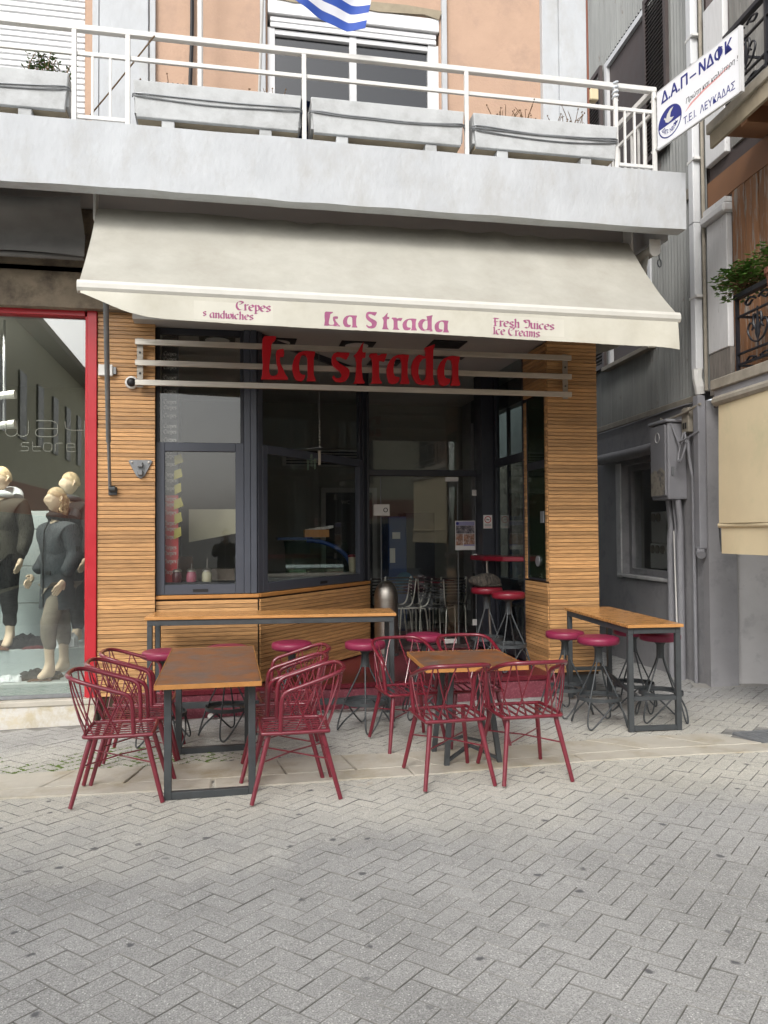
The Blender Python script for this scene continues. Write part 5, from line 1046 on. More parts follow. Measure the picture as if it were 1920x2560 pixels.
# ------------------------------------------------------------------ stools
def stool(mv, name='bar_stool'):
    t = thing(name, 'x', 'stool', (0, 0, 0)); H = .79
    part('seat', MB().lathe([(0, H - .07), (.16, H - .07), (.178, H - .062), (.183, H - .045), (.183, H - .022), (.176, H - .008), (.15, H), (.08, H + .003), (0, H + .003)], n=40), mv, t, smooth=True)
    part('hub', MB().lathe([(0, .56), (.034, .56), (.034, .68), (.05, .70), (.10, .718), (0, .719)], n=16), m_leg, t, smooth=True)
    part('foot_ring', MB().lathe([(.188, .235), (.194, .235), (.194, .268), (.188, .268), (.188, .235)], n=40), m_leg, t, smooth=True)
    part('foot_plate', MB().lathe([(.12, .238), (.187, .238), (.187, .243), (.12, .243), (.12, .238)], n=40), m_leg, t)
    for k in range(4):
        a = k * math.pi / 2 + .4; b = a + math.radians(74)
        P = lambda r_, an, z: (r_ * math.cos(an), r_ * math.sin(an), z)
        pts = smooth_path([P(.028, a, .64), P(.04, a, .55), P(.10, a, .42), P(.183, a, .25), P(.235, a, .10), P(.25, a + .03, .035), P(.252, a + .12, .012), P(.245, a + .24, .03), P(.21, a + .6, .12), P(.178, b, .238)], 3)
        part('leg', MB().tube(pts, .0075, 8), m_leg, t, smooth=True)
    return t
bs0 = stool(m_vinyl)
STO = [(-.535, 7.12, .1, 'raspberry bar stool at the left end of the long bar table'), (.0, 7.24, .9, 'raspberry bar stool behind the far edge of the left dining table'),
       (.575, 7.33, .4, 'raspberry bar stool in front of the inner corner of the sill wall'), (1.215, 7.12, 1.0, 'raspberry bar stool before the right leg of the long bar table'), (1.86, 7.50, .2, 'raspberry bar stool in front of the glass door beyond the long bar table'),
       (3.165, 7.20, .6, 'raspberry bar stool against the slatted corner, farthest left at the alley bar table'), (3.245, 6.66, .3, 'raspberry bar stool nearest us, left of the alley bar table legs'), (3.86, 7.18, 1.2, 'raspberry bar stool under the far half of the alley bar table'), (3.87, 6.70, .0, 'raspberry bar stool on the right side of the alley bar table')]
for k, (x, y, a, lab) in enumerate(STO):
    o = bs0 if k == 0 else copy_tree(bs0); put(o, x, y, gz(x, y) + .002, a, lab); o['group'] = 'raspberry bar stools outside'
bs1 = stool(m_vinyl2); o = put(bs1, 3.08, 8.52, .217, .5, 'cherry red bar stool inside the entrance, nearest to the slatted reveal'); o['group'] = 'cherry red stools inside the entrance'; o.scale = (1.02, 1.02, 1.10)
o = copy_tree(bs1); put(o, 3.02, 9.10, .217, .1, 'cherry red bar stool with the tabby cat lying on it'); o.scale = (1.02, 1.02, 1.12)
# the cat: a loaf lying with its head to the left, back to us
ct_ = thing('cat', 'dark tabby cat curled up with its back to us on the rear red stool', 'cat', (3.02, 9.10, 1.105))
cb = MB(); NU, NV = 40, 24; cv_ = []; cf = []
def catp(th, ph):
    dx, dy, dz = math.sin(ph) * math.cos(th), math.sin(ph) * math.sin(th), math.cos(ph)
    q = Vector((dx * .165, dy * .115, dz * .098))
    def bump(cx, cy, cz, w_, h): d = (Vector((dx, dy, dz)) - Vector((cx, cy, cz)).normalized()).length; return h * math.exp(-(d / w_) ** 2)
    k = 1 + bump(-1, .1, .12, .42, .42) + bump(.8, -.2, -.1, .5, .10) + bump(.55, -.8, -.3, .35, .12) - bump(-.62, 0, .62, .3, .16) + bump(-.96, .32, .60, .12, .20) + bump(-.96, -.16, .60, .12, .20) + bump(-.7, -.8, -.5, .25, .2)
    q *= k; q.z = max(q.z, -.062) ; q += Vector((0, 0, .062)); return q + Vector((.003 * noise.noise(q * 40), .003 * noise.noise(q * 40 + Vector((3, 0, 0))), .004 * noise.noise(q * 60)))
for j_ in range(NV + 1):
    for i_ in range(NU): cv_.append(catp(2 * math.pi * i_ / NU, math.pi * j_ / NV))
for j_ in range(NV):
    for i_ in range(NU): k_ = (i_ + 1) % NU; cf.append((j_ * NU + i_, j_ * NU + k_, (j_ + 1) * NU + k_, (j_ + 1) * NU + i_))
cb.add(cv_, cf); cb.tube([(.13, .02, .02), (.16, -.05, .018), (.13, -.11, .018), (.05, -.135, .018), (-.03, -.125, .015)], [.02, .019, .017, .014, .008], 8)
TC = Matrix.Translation((3.01, 9.08, 1.108)) @ Matrix.Rotation(R(10), 4, 'Z') @ Matrix.Scale(1.0, 4); cb.v = [TC @ p for p in cb.v]
part('body', cb, mat('tabby_fur', (.085, .072, .058), .95, var=.5, sc=30, stretch=(3, 1, 1), col2=(.020, .018, .016), thr=.5, c2s=14, bump=.6, bsc=120), ct_, smooth=True)

# ------------------------------------------------------------------ tables
def frame_leg(mb, x0, x1, y, z0, z1, w_=.048):
    mb.box(x0, x0 + w_, y - w_ / 2, y + w_ / 2, z0, z1).box(x1 - w_, x1, y - w_ / 2, y + w_ / 2, z0, z1).box(x0 + w_, x1 - w_, y - w_ / 2, y + w_ / 2, z0, z0 + w_); return mb
lt = thing('dining_table', 'rectangular dining table with worn brown top and black U-shaped legs, between two rows of chairs', 'table', (-.11, 6.2, gz(-.11, 6.2)))
part('tabletop', MB().box(-.455, .215, 5.33, 7.02, .768, .785), m_top, lt, bevel=.002)
part('edge_band', MB().box(-.457, .217, 5.325, 5.3295, .755, .786).box(-.457, .217, 7.0205, 7.025, .755, .786).box(-.4615, -.4575, 5.325, 7.025, .755, .786).box(.2175, .2215, 5.325, 7.025, .755, .786), m_edge, lt)
part('under_panel', MB().box(-.455, .215, 5.33, 7.02, .755, .767), m_edge, lt)
for y in (5.49, 6.70): part('leg', frame_leg(MB(), -.41, .185, y, gz(-.1, y), .754), m_leg, lt, bevel=.003)
rt = thing('dining_table', 'square dining table with brown top on four splayed black legs, between four chairs', 'table', (1.79, 5.97, gz(1.79, 5.97)))
FT = Matrix.Translation((1.785, 5.94, 0)) @ Matrix.Rotation(R(-3), 4, 'Z')
part('tabletop', MB(FT).box(-.37, .37, -.41, .41, .765, .782), m_top, rt, bevel=.002)
part('edge_band', MB(FT).box(-.372, .372, -.4145, -.4105, .753, .783).box(-.372, .372, .4105, .4145, .753, .783).box(-.3765, -.3725, -.4145, .4145, .753, .783).box(.3725, .3765, -.4145, .4145, .753, .783), m_edge, rt)
part('under_panel', MB(FT).box(-.37, .37, -.41, .41, .753, .764), m_edge, rt)
ft = [(-.19, -.20), (.215, -.20), (.235, .30), (-.20, .22)]; tp = [(-.13, -.14), (.13, -.14), (.13, .14), (-.13, .14)]
for (a, b), (c, d) in zip(ft, tp): zz = gz(1.785 + a, 5.94 + b); part('leg', MB(FT).beam((a, b, zz), (c, d, .74), .038, .038), m_leg, rt, bevel=.003)
part('crosspiece', MB(FT).box(-.16, .16, -.16, -.12, .725, .7525).box(-.16, .16, .12, .16, .725, .7525).box(-.15, -.11, -.12, .12, .725, .7525).box(.11, .15, -.12, .12, .725, .7525), m_leg, rt)
for k in range(4):
    (a, b), (c, d) = ft[k], ft[(k + 1) % 4]; m_ = ((a + c) / 2 * .55, (b + d) / 2 * .55, gz(1.8, 6) + .13)
    if k in (0, 2):
        part('brace', MB(FT).beam((a, b, gz(1.8, 6) + .04), m_, .022, .022), m_leg, rt); part('brace', MB(FT).beam((c, d, gz(1.8, 6) + .04), m_, .022, .022), m_leg, rt)
# long bar table in front of the window
lb = thing('long_bar_table', 'long honey-coloured bar table on a dark steel frame below the cafe windows', 'bar table', (.43, 7.7, -.03))
FBt = Matrix.Translation((.43, 7.70, 0)) @ Matrix.Rotation(R(-5.2), 4, 'Z')
part('tabletop', MB(FBt).box(-1.15, 1.15, -.25, .25, .972, 1.0), m_bar, lb, bevel=.003)
fz = -.05
part('apron', MB(FBt).box(-1.13, 1.13, -.235, -.19, .918, .971).box(-1.13, 1.13, .19, .235, .918, .971), m_leg, lb, bevel=.003)
for x in (-1.13, 1.085):
    for y in (-.235, .19): part('leg', MB(FBt).box(x, x + .045, y, y + .045, fz, .917), m_leg, lb, bevel=.003)
    part('end_rail', MB(FBt).box(x + .002, x + .043, -.189, .189, .07, .11), m_leg, lb)
part('foot_rail', MB(FBt).box(-1.084, 1.084, .195, .235, .07, .13), m_leg, lb, bevel=.003)
# alley bar table
ab = thing('alley_bar_table', 'honey-coloured bar table on dark steel ladder frame at the building corner by the alley', 'bar table', (3.62, 7.2, .03))
FA = Matrix.Translation((3.355, 6.33, 0)) @ Matrix.Rotation(R(-5), 4, 'Z')
part('tabletop', MB(FA).box(-.01, .49, -.03, 1.62, .925, .952), m_bar, ab, bevel=.003)
for y in (0, 1.53):
    for x in (.005, .43): part('leg', MB(FA).box(x, x + .045, y, y + .045, gz(3.4, 6.4) - .002 - (.01 if y else 0), .871), m_leg, ab, bevel=.003)
    part('cross_rail', MB(FA).box(.052, .428, y + .003, y + .042, .045, .085), m_leg, ab, bevel=.002); part('cross_rail', MB(FA).box(.052, .428, y + .003, y + .042, .30, .335), m_leg, ab, bevel=.002)
part('apron', MB(FA).box(.005, .05, 0, 1.575, .872, .924).box(.43, .475, 0, 1.575, .872, .924).box(.052, .428, 0, .045, .872, .924).box(.052, .428, 1.53, 1.575, .872, .924), m_leg, ab, bevel=.002)
for p, q in (((.10, .045, .32), (.38, 1.53, .30)), ): part('stretcher', MB(FA).beam(p, q, .03, .03), m_leg, ab)
# ------------------------------------------------------------------ red wire chairs
ch = thing('wire_armchair', 'x', 'chair', (0, 0, 0), group='maroon wire armchairs')
fr = [(-.215, -.17), (-.17, -.215), (.17, -.215), (.215, -.17), (.215, .17), (.17, .215), (-.17, .215), (-.215, .17)]
part('seat_frame', MB().tube(smooth_path([(x, y, .44 - (.012 if abs(x) < .18 and 0 else 0)) for x, y in fr + fr[:1]], 4)[:-1], .0125, 8, closed=True), m_maroon, ch, smooth=True)
for k in range(6): y = -.1625 + k * .065; part('seat_slat', MB().box(-.206 - .0, .206, y - .009, y + .009, .4365, .4425), m_maroon, ch, bevel=.001)
railp = [(.10, .215, .445), (.095, .232, .60), (.085, .24, .675), (.05, .245, .712), (-.02, .245, .735), (-.18, .238, .785), (-.265, .215, .812), (-.315, .16, .825), (-.335, .07, .828)]
railp = railp + [(x, -y, z) for x, y, z in railp[::-1]]
RP = smooth_path(railp, 4)
part('back_rail', MB().tube(RP, .0145, 10), m_maroon, ch, smooth=True)
# U path helpers for the lattice
def along(P, s_):
    d = [0]
    for a, b in zip(P, P[1:]): d.append(d[-1] + (b - a).length)
    t = s_ * d[-1]
    for i in range(len(P) - 1):
        if d[i + 1] >= t: return P[i].lerp(P[i + 1], (t - d[i]) / max(1e-6, d[i + 1] - d[i]))
    return P[-1]
up_ = RP[10:-10]; lo_ = smooth_path([(.06, .215, .447), (-.15, .215, .447), (-.205, .19, .447), (-.218, .10, .447), (-.218, -.10, .447), (-.205, -.19, .447), (-.15, -.215, .447), (.06, -.215, .447)], 4)
for a, b in ((.04, .16), (.19, .06), (.20, .32), (.34, .22), (.36, .44), (.47, .36), (.53, .64), (.64, .56), (.66, .78), (.80, .68), (.81, .94), (.96, .84)):
    p, q = along(up_, a), along(lo_, b); m_ = (p + q) / 2 + Vector((-.012 if abs(p.x) > .25 else 0, .008 * (1 if p.y > 0 else -1), 0))
    part('lattice_rod', MB().tube([p, p.lerp(m_, .5) + (m_ - (p + q) / 2) * .3, m_, m_.lerp(q, .5) + (m_ - (p + q) / 2) * .3, q], .0052, 6), m_maroon, ch, smooth=True)
for sx, fx in ((1, .285), (-1, -.285)):
    for sy in (-1, 1): part('leg', MB().tube([(sx * .17, sy * .175, .432), (sx * .185, sy * .182, .38), (fx, sy * .245, .004)], [.0175, .0175, .0145], 10), m_maroon, ch, smooth=True)
def legpt(sx, sy, z): u = (.38 - z) / .376; return Vector((sx * (.185 + .10 * u), sy * (.182 + .063 * u), z))
for s_ in (1, -1): part('stretcher', MB().tube([legpt(1, s_, .255), (0, 0, .262 + .006 * s_), legpt(-1, -s_, .255)], .0052, 6), m_maroon, ch)
CHS = [(-.70, 5.68, 0, 'maroon wire armchair nearest us on the left side of the rectangular dining table'), (-.665, 6.19, 2, 'middle maroon wire armchair on the left side of the rectangular dining table'), (-.65, 6.76, -2, 'farthest maroon wire armchair on the left side of the rectangular dining table'),
       (.435, 5.44, 180, 'maroon wire armchair nearest us on the right side of the rectangular dining table'), (.385, 5.94, 178, 'middle maroon wire armchair on the right side of the rectangular dining table'), (.47, 6.50, 183, 'farthest maroon wire armchair on the right side of the rectangular dining table'),
       (1.515, 5.47, 92, 'maroon wire armchair turned away from us at the square table, left one'), (2.06, 5.43, 90, 'maroon wire armchair turned away from us at the square table, right one'),
       (1.46, 6.50, -84, 'maroon wire armchair facing us beyond the square table, the left one'), (2.0, 6.47, -92, 'maroon wire armchair facing us beyond the square table, the right one')]
for k, (x, y, a, lab) in enumerate(CHS): put(ch if k == 0 else copy_tree(ch), x, y, gz(x, y) + .008, R(a), lab)

# ------------------------------------------------------------------ grey alley house
WD = frame(5.28, 8.30, -math.sin(R(4)), -math.cos(R(4)))   # local x towards the viewer, -y out into the alley
def Wl(px, py, off=0):
    v = ray(px, py); n = Vector((WD[0][1], WD[1][1], 0)); o_ = Vector((5.28, 8.30, 0)) - n * off; t = n.dot(o_) / n.dot(v); P = v * t; P.z += CAM_H; q = WD.inverted() @ P; return q
gh = thing('grey_alley_house', 'grey house across the alley with corrugated sheet above dark plaster', 'building', (6, 10.5, 0))
wl = MB(WD); x_w0, x_w1 = -2.05, -.50                       # shop window opening, local x
part('plaster_wall', MB(WD).prism([[(-5.2, -.3), (.17, -.3), (.17, 3.22), (-5.2, 3.22)], [(x_w0, 1.16), (x_w1, 1.16), (x_w1, 2.66), (x_w0, 2.66)]], 0, .28), m_grey, gh)
part('rubble_wall', MB(WD).sheet(lambda u, v: (-9 + 3.8 * u, -.03 + .05 * noise.noise(Vector((u * 22, v * 22, 1))), -.1 + 3.3 * v), 60, 50, -.1), m_stone, gh)
part('band_course', MB(WD).box(-9, .17, -.035, .0, 3.222, 3.30), m_sill, gh, bevel=.008)
def corr(x0, x1, z0, z1, y=-.012): return MB(WD).sheet(lambda u, v: (x0 + (x1 - x0) * u, y - .017 * math.cos((x0 + (x1 - x0) * u) / .074 * 6.2832), z0 + (z1 - z0) * v), int(abs(x1 - x0) / .01), 1)
part('corrugated_sheet', corr(-9, .38, 3.301, 4.10), m_corr, gh, smooth=True)
part('corrugated_sheet', corr(-9, -2.35, 4.10, 5.62), m_corr, gh, smooth=True); part('corrugated_sheet', corr(-.99, .38, 4.10, 5.62), m_corr, gh, smooth=True)
part('corrugated_sheet', corr(-9, .38, 5.62, 6.35), m_corr, gh, smooth=True)
part('corrugated_sheet', corr(-9, -2.35, 6.35, 8.6), m_corr, gh, smooth=True); part('corrugated_sheet', corr(-.99, .38, 6.35, 8.6), m_corr, gh, smooth=True); part('corrugated_sheet', corr(-9, .38, 8.6, 10.4), m_corr, gh, smooth=True)
part('floor_band', MB(WD).box(-9, .17, -.05, -.025, 5.58, 5.70), m_sill, gh)
part('core', MB(WD).box(-9, .37, .01, .3, 3.3, 10.4), m_brown, gh); part('roof_eave', MB(WD).box(-9, .4, -.15, .4, 10.4, 10.5), m_brown, gh)
w_ = part('shop_window', MB(WD).box(x_w0, x_w0 + .09, .10, .2, 1.16, 2.66).box(x_w1 - .05, x_w1, .10, .2, 1.16, 2.66).box(x_w0 + .09, x_w1 - .05, .10, .2, 1.16, 1.24).box(x_w0 + .09, x_w1 - .05, .10, .2, 2.58, 2.66), m_grey, gh, bevel=.004)
part('pane', MB(WD).box(x_w0 + .09, x_w1 - .05, .15, .156, 1.24, 2.58), m_glass, w_)
part('window_surround', MB(WD).box(x_w0 - .16, x_w0, -.02, .0, 1.10, 2.70), m_grey2, gh, bevel=.006); part('window_sill', MB(WD).box(x_w0 - .1, x_w1 + .1, -.03, .10, 1.115, 1.159), m_grey2, gh, bevel=.006)
part('lintel_ledge', MB(WD).tube([(-2.65, -.06, 2.80), (-1.6, -.075, 2.79), (-.35, -.06, 2.80)], .075, 10), m_grey, gh, smooth=True)
part('room_box', MB(WD).box(-2.6, -.2, 1.3, 1.35, .9, 3.0).box(-2.6, -.2, .285, 1.3, .9, .95).box(-2.6, -.2, .285, 1.3, 2.95, 3.0).box(-2.65, -2.605, .285, 1.35, .9, 3.0).box(-.195, -.15, .285, 1.35, .9, 3.0), m_int, gh)
def win_up(z0, z1, lab):
    f_ = part('upper_window', MB(WD).box(-2.35, -2.27, -.04, .1, z0, z1).box(-1.07, -.99, -.04, .1, z0, z1).box(-2.27, -1.07, -.04, .1, z1 - .08, z1), m_pipe, gh)
    part('pane', MB(WD).box(-2.27, -1.07, .06, .066, z0, z1 - .08), m_glass_up, f_); part('sill', MB(WD).box(-2.42, -.92, -.12, .05, z0 - .055, z0), m_sill, f_, bevel=.004)
    for a, b in ((-2.97, -2.37), (-.97, -.37)) if z0 > 5 else ((-2.97, -2.37),):
        l_ = part('shutter', MB(WD).box(a, a + .06, -.10, -.055, z0, z1).box(b - .06, b, -.10, -.055, z0, z1).box(a + .06, b - .06, -.10, -.055, z0, z0 + .07).box(a + .06, b - .06, -.10, -.055, z1 - .07, z1), m_brown, gh)
        n = int((z1 - z0 - .14) / .052); mbs = MB(WD)
        for k in range(n): z = z0 + .09 + k * .052; part('louvre', MB(WD).add([(a + .06, -.10, z), (b - .06, -.10, z), (b - .06, -.062, z + .03), (a + .06, -.062, z + .03), (a + .06, -.10, z + .008), (b - .06, -.10, z + .008), (b - .06, -.062, z + .038), (a + .06, -.062, z + .038)], [(0, 1, 2, 3), (4, 7, 6, 5), (0, 4, 5, 1), (1, 5, 6, 2), (2, 6, 7, 3), (3, 7, 4, 0)]), m_brown, l_)
win_up(4.12, 5.55, 'a'); win_up(6.42, 8.55, 'b')
# stacked tins in the shop window
for k, (a, z, wd, h) in enumerate(((-1.72, 1.245, .62, .34), (-1.68, 1.59, .44, .42))):
    t = thing('white_tin_stack', ['lower wide white container with round lids in the grey shop window', 'upper narrow white container standing on the wide one in the grey shop window'][k], 'container', tuple(WD @ Vector((a + wd / 2, .35, z))))
    part('body', MB(WD).box(a, a + wd, .25, .45, z, z + h), m_whitep, t, bevel=.01)
    for q in range(3 - k): part('round_lid', MB(WD).lathe([(0, 0), (.055, 0), (.055, .02), (0, .02)], n=16, T=Matrix.Translation((a + .09 + q * .14, .25, z + h - .08)) @ Matrix.Rotation(R(90), 4, 'X')), m_sill, t)
single('wooden_spoon', MB(WD).tube([(-.88, .3, 2.25), (-.86, .3, 1.9), (-.87, .3, 1.75), (-.86, .3, 1.68)], [.012, .014, .03, .012], 8, flat=.5), m_edge, 'long wooden spoon hanging in the grey shop window', 'spoon')
# pipes and boxes on the grey house
dpx = -.03
dpp = thing('downpipe', 'white square downpipe down the grey house corner, ending in a crumpled elbow', 'downpipe', tuple(WD @ Vector((.2, -.08, 3.1))))
for z0, z1 in ((3.55, 5.2), (5.202, 7.0), (7.002, 10.3)): part('pipe_length', MB(WD).box(.17, .28, -.13, -.04, z0, z1), m_pipe, dpp, bevel=.008)
for z in (4.35, 5.9, 7.3): part('clip', MB(WD).box(.16, .33, -.135, -.036, z, z + .03), m_whitem, dpp)
part('elbow', MB(WD).tube([(.225, -.085, 3.56), (.23, -.09, 3.45), (.24, -.07, 3.36), (.23, -.06, 3.28)], [.06, .055, .06, .055], 8), m_whitem, dpp)
part('pipe_length', MB(WD).box(.17, .28, -.12, -.03, 1.55, 3.26), m_pipeg, dpp, bevel=.006); part('shoe', MB(WD).tube([(.225, -.075, 1.56), (.235, -.09, 1.50), (.27, -.10, 1.48)], .05, 8), m_pipeg, dpp)
single('thin_pipe', MB(WD).tube([(.345, -.05, 3.30), (.345, -.05, 6.5), (.35, -.05, 9.0)], .02, 8), m_sill, 'thin cream pipe beside the white downpipe', 'pipe')
eb = thing('meter_cabinet', 'tall grey meter cabinet with peeling paint on the alley house wall', 'meter cabinet', tuple(WD @ Vector((-.4, -.15, 2.1))))
part('body', MB(WD).box(-.62, -.20, -.24, -.002, 2.12, 3.02), m_pipeg, eb, bevel=.02, seg=2); part('door', MB(WD).box(-.60, -.22, -.262, -.242, 2.16, 3.0), m_pipeg, eb, bevel=.008)
part('peeled_patch', MB(WD).prism([[(-.59, 2.17), (-.23, 2.17), (-.24, 2.45), (-.33, 2.50), (-.42, 2.46), (-.50, 2.48), (-.59, 2.44)]], -.2645, -.2622), mat('peeled_cream', (.36, .33, .27), .8, col2=(.16, .15, .15), thr=.55, c2s=12), eb); part('lid', MB(WD).box(-.64, -.17, -.27, -.002, 3.021, 3.06), m_pipeg, eb, bevel=.01); part('emblem', MB(WD).tube([(-.41 + .055 * math.cos(a), -.264, 2.86 + .06 * math.sin(a)) for a in [6.2832 * q / 16 for q in range(16)]], .004, 5, closed=True), m_grey2, eb); part('hinge', MB(WD).box(-.198, -.185, -.2, -.17, 2.4, 2.5), m_galv, eb)
for k, (x, r_) in enumerate(((-.50, .045), (-.38, .022), (-.27, .045))):
    t = single('conduit', MB(WD).tube([(x, -.07, -.03), (x, -.07, 1.65), (x, -.06, 1.80), (x + .02, -.1, 2.12)], [r_, r_, r_ * .8, r_ * .8], 10), m_pipeg, ['thick grey conduit below the meter cabinet, left of three', 'thin grey conduit below the meter cabinet, middle of three', 'thick grey conduit below the meter cabinet, right of three'][k], 'conduit', 'conduits below the meter cabinet', smooth=True)
single('thin_grey_pipe', MB(WD).tube([(.0, -.04, -.02), (.0, -.04, 2.35), (-.06, -.05, 2.6), (-.08, -.06, 3.0)], .022, 8), m_pipeg, 'slim grey pipe with collars right of the conduits', 'pipe', smooth=True)
single('white_stick', MB().tube([tuple(WD @ Vector((-.30, -.13, 1.75))), tuple(WD @ Vector((-.12, -.20, .62))), tuple(WD @ Vector((-.06, -.26, .12))), tuple(WD @ Vector((-.05, -.27, .02)))], [.008, .009, .012, .008], 8), m_whitep, 'thin white stick leaning against the grey wall below the meter cabinet', 'stick')
jb2 = thing('cable_box', 'small open cream cable box above the meter cabinet with loose wires', 'box', tuple(WD @ Vector((-.05, -.08, 2.9)))); part('box', MB(WD).box(-.09, .06, -.12, -.002, 2.88, 3.16), m_sill, jb2, bevel=.006)
for k in range(2): part('slot', MB(WD).box(-.06 + k * .05, -.03 + k * .05, -.125, -.1205, 2.92, 2.99), m_dark, jb2)
for k, pts in enumerate(([(-.64, -.1, 3.12), (-.4, -.16, 3.07), (0, -.14, 3.10), (.3, -.1, 3.16)], [(-.2, -.2, 3.02), (-.12, -.15, 2.8), (.05, -.18, 2.78), (.3, -.12, 2.86)], [(-.03, -.13, 2.88), (-.06, -.18, 2.6), (.02, -.2, 2.55), (.05, -.15, 2.72), (.0, -.13, 2.88)], [(-5, -.05, 3.20), (-2, -.06, 3.19), (.12, -.05, 3.205), (.14, -.06, 2.95)])):
    single('loose_wire', MB(WD).tube(smooth_path(pts, 5), [.016, .010, .012, .008][k], 6), m_pipeg if k else m_sill, ['thick loose wire running across the top of the meter cabinet', 'loose wire sagging from the meter cabinet to the blind', 'loop of wire hanging under the cable box', 'thin wire run along the band of the grey house'][k], 'wire', smooth=True)
single('yellow_lamp', MB().box(3.97, 4.07, 8.15, 8.25, 6.55, 6.68), m_blind, 'small yellowish lamp box on a rusty bracket at the balcony corner', 'lamp', bevel=.01)
single('rusty_conduit', MB().tube([(3.96, 8.2, 5.3), (3.96, 8.19, 6.6), (3.95, 8.2, 9.5)], .014, 6), m_terra, 'thin rusty pipe up the building corner', 'pipe')

# ------------------------------------------------------------------ orange house, right edge
oh = thing('orange_house', 'old house with weathered orange planks and iron balconies at the right edge', 'building', (5.6, 6, 0))
part('pilaster', MB(WD).box(.42, .82, -.06, .2, 3.68, 5.10), m_wpaint, oh, bevel=.008); part('pilaster_base', MB(WD).box(.42, .84, -.05, .2, 3.22, 3.678), mat('bare_grey_board', (.22, .20, .18), .9, var=.3, sc=5, stretch=(5, 5, 1)), oh, bevel=.006)
part('capital', MB(WD).box(.38, .86, -.12, .2, 5.10, 5.20), m_wpaint, oh, bevel=.02); part('capital', MB(WD).box(.40, .84, -.09, .2, 5.201, 5.27), m_wpaint, oh, bevel=.01); part('pilaster', MB(WD).box(.42, .82, -.06, .2, 5.75, 7.5), m_wpaint, oh, bevel=.008)
for k in range(44): x = .87 + k * .118; part('plank', MB(WD).box(x, x + .112, -.022 - .004 * (k % 2), .0, 3.25, 5.30), m_orange, oh, bevel=.003)
m_orange_g = mat('grey_plank', (.22, .215, .20), .85, rnd=.15, var=.25, sc=4, stretch=(6, 6, .8), col2=(.28, .10, .05), thr=.64, c2s=3, sharp=.04)
for k in range(44): x = .87 + k * .118; part('plank', MB(WD).box(x, x + .112, -.022 - .004 * (k % 2), .0, 5.76, 7.5), m_orange_g, oh, bevel=.003)
part('core', MB(WD).box(.40, 6, .001, 2, 3.1, 7.5), m_brown, oh); part('frieze_board', MB(WD).box(.40, 6, -.028, .0, 5.302, 5.582), m_orange2, oh)
def balcony(z, lab, d=.6, rh=.76, x_r=1.80):
    t = thing('iron_balcony', lab, 'balcony', tuple(WD @ Vector((1.4, -.3, z))))
    part('slab', MB(WD).box(1.40, 6, -d, -.03, z, z + .10), m_sill, t, bevel=.008); part('fascia_board', MB(WD).box(1.42, 6, -d + .03, -d + .06, z - .14, z - .001), m_plan_d if z > 4 else m_grey, t)
    for k in range(4): part('joist', MB(WD).box(1.9 + k * .9, 2.0 + k * .9, -d + .061, -.03, z - .17, z - .002), m_orange2, t)
    Y = -d + .04; part('rail', MB(WD).box(x_r, 6, Y - .03, Y + .03, z + rh, z + rh + .05), m_iron, t, bevel=.006); part('rail', MB(WD).box(x_r, 6, Y - .012, Y + .012, z + rh - .17, z + rh - .155), m_iron, t); part('rail', MB(WD).box(x_r, 6, Y - .012, Y + .012, z + .25, z + .265), m_iron, t); part('rail', MB(WD).box(x_r, 6, Y - .012, Y + .012, z + .15, z + .17), m_iron, t)
    for k in range(6): x = x_r + .02 + k * .62; part('baluster', MB(WD).box(x - .014, x + .014, Y - .014, Y + .014, z + .101, z + rh - .001), m_iron, t)
    for k in range(5):
        x = x_r + .33 + k * .62; mb = MB(WD @ Matrix.Translation((0, 0, z)) @ Matrix.Scale(rh / .98, 4, (0, 0, 1)) @ Matrix.Translation((0, 0, -z)))
        mb.tube([(x, Y, z + .32), (x, Y, z + .80)], .008, 6); mb.tube([(x, Y, z + .42), (x, Y, z + .5), (x, Y, z + .62), (x, Y, z + .76)], [.008, .036, .022, .005], 8, flat=.5)
        for s_ in (-1, 1):
            mb.tube(smooth_path([(x, Y, z + .40), (x + s_ * .09, Y, z + .44), (x + s_ * .15, Y, z + .56), (x + s_ * .11, Y, z + .64), (x + s_ * .06, Y, z + .60), (x + s_ * .085, Y, z + .55)], 3), .010, 6); mb.tube(smooth_path([(x, Y, z + .50), (x + s_ * .06, Y, z + .62), (x + s_ * .05, Y, z + .72), (x + s_ * .02, Y, z + .70)], 3), .012, 6)
            mb.tube(smooth_path([(x + s_ * .03, Y, z + .235), (x + s_ * .12, Y, z + .26), (x + s_ * .17, Y, z + .22), (x + s_ * .10, Y, z + .20), (x + s_ * .06, Y, z + .24)], 3), .011, 6)
            mb.tube(smooth_path([(x + s_ * .02, Y, z + .90), (x + s_ * .10, Y, z + .94), (x + s_ * .18, Y, z + .90), (x + s_ * .13, Y, z + .86), (x + s_ * .07, Y, z + .90)], 3), .012, 6)
        part('scrollwork', mb, m_iron, t, smooth=True)
    for k in range(2): part('side_rail', MB(WD).box(x_r, x_r + .02, Y, -.03, z + .15 + k * .45, z + .17 + k * .45), m_iron, t)
    return t
balcony(3.10, 'lower black iron balcony with scrollwork, above the yellowish blind'); balcony(5.60, 'upper black iron balcony behind the white sign board', rh=.74, x_r=1.70)
part('ceiling_boards', MB(WD).box(1.43, 6, -.56, -.03, 5.585, 5.598), m_orange2, oh)
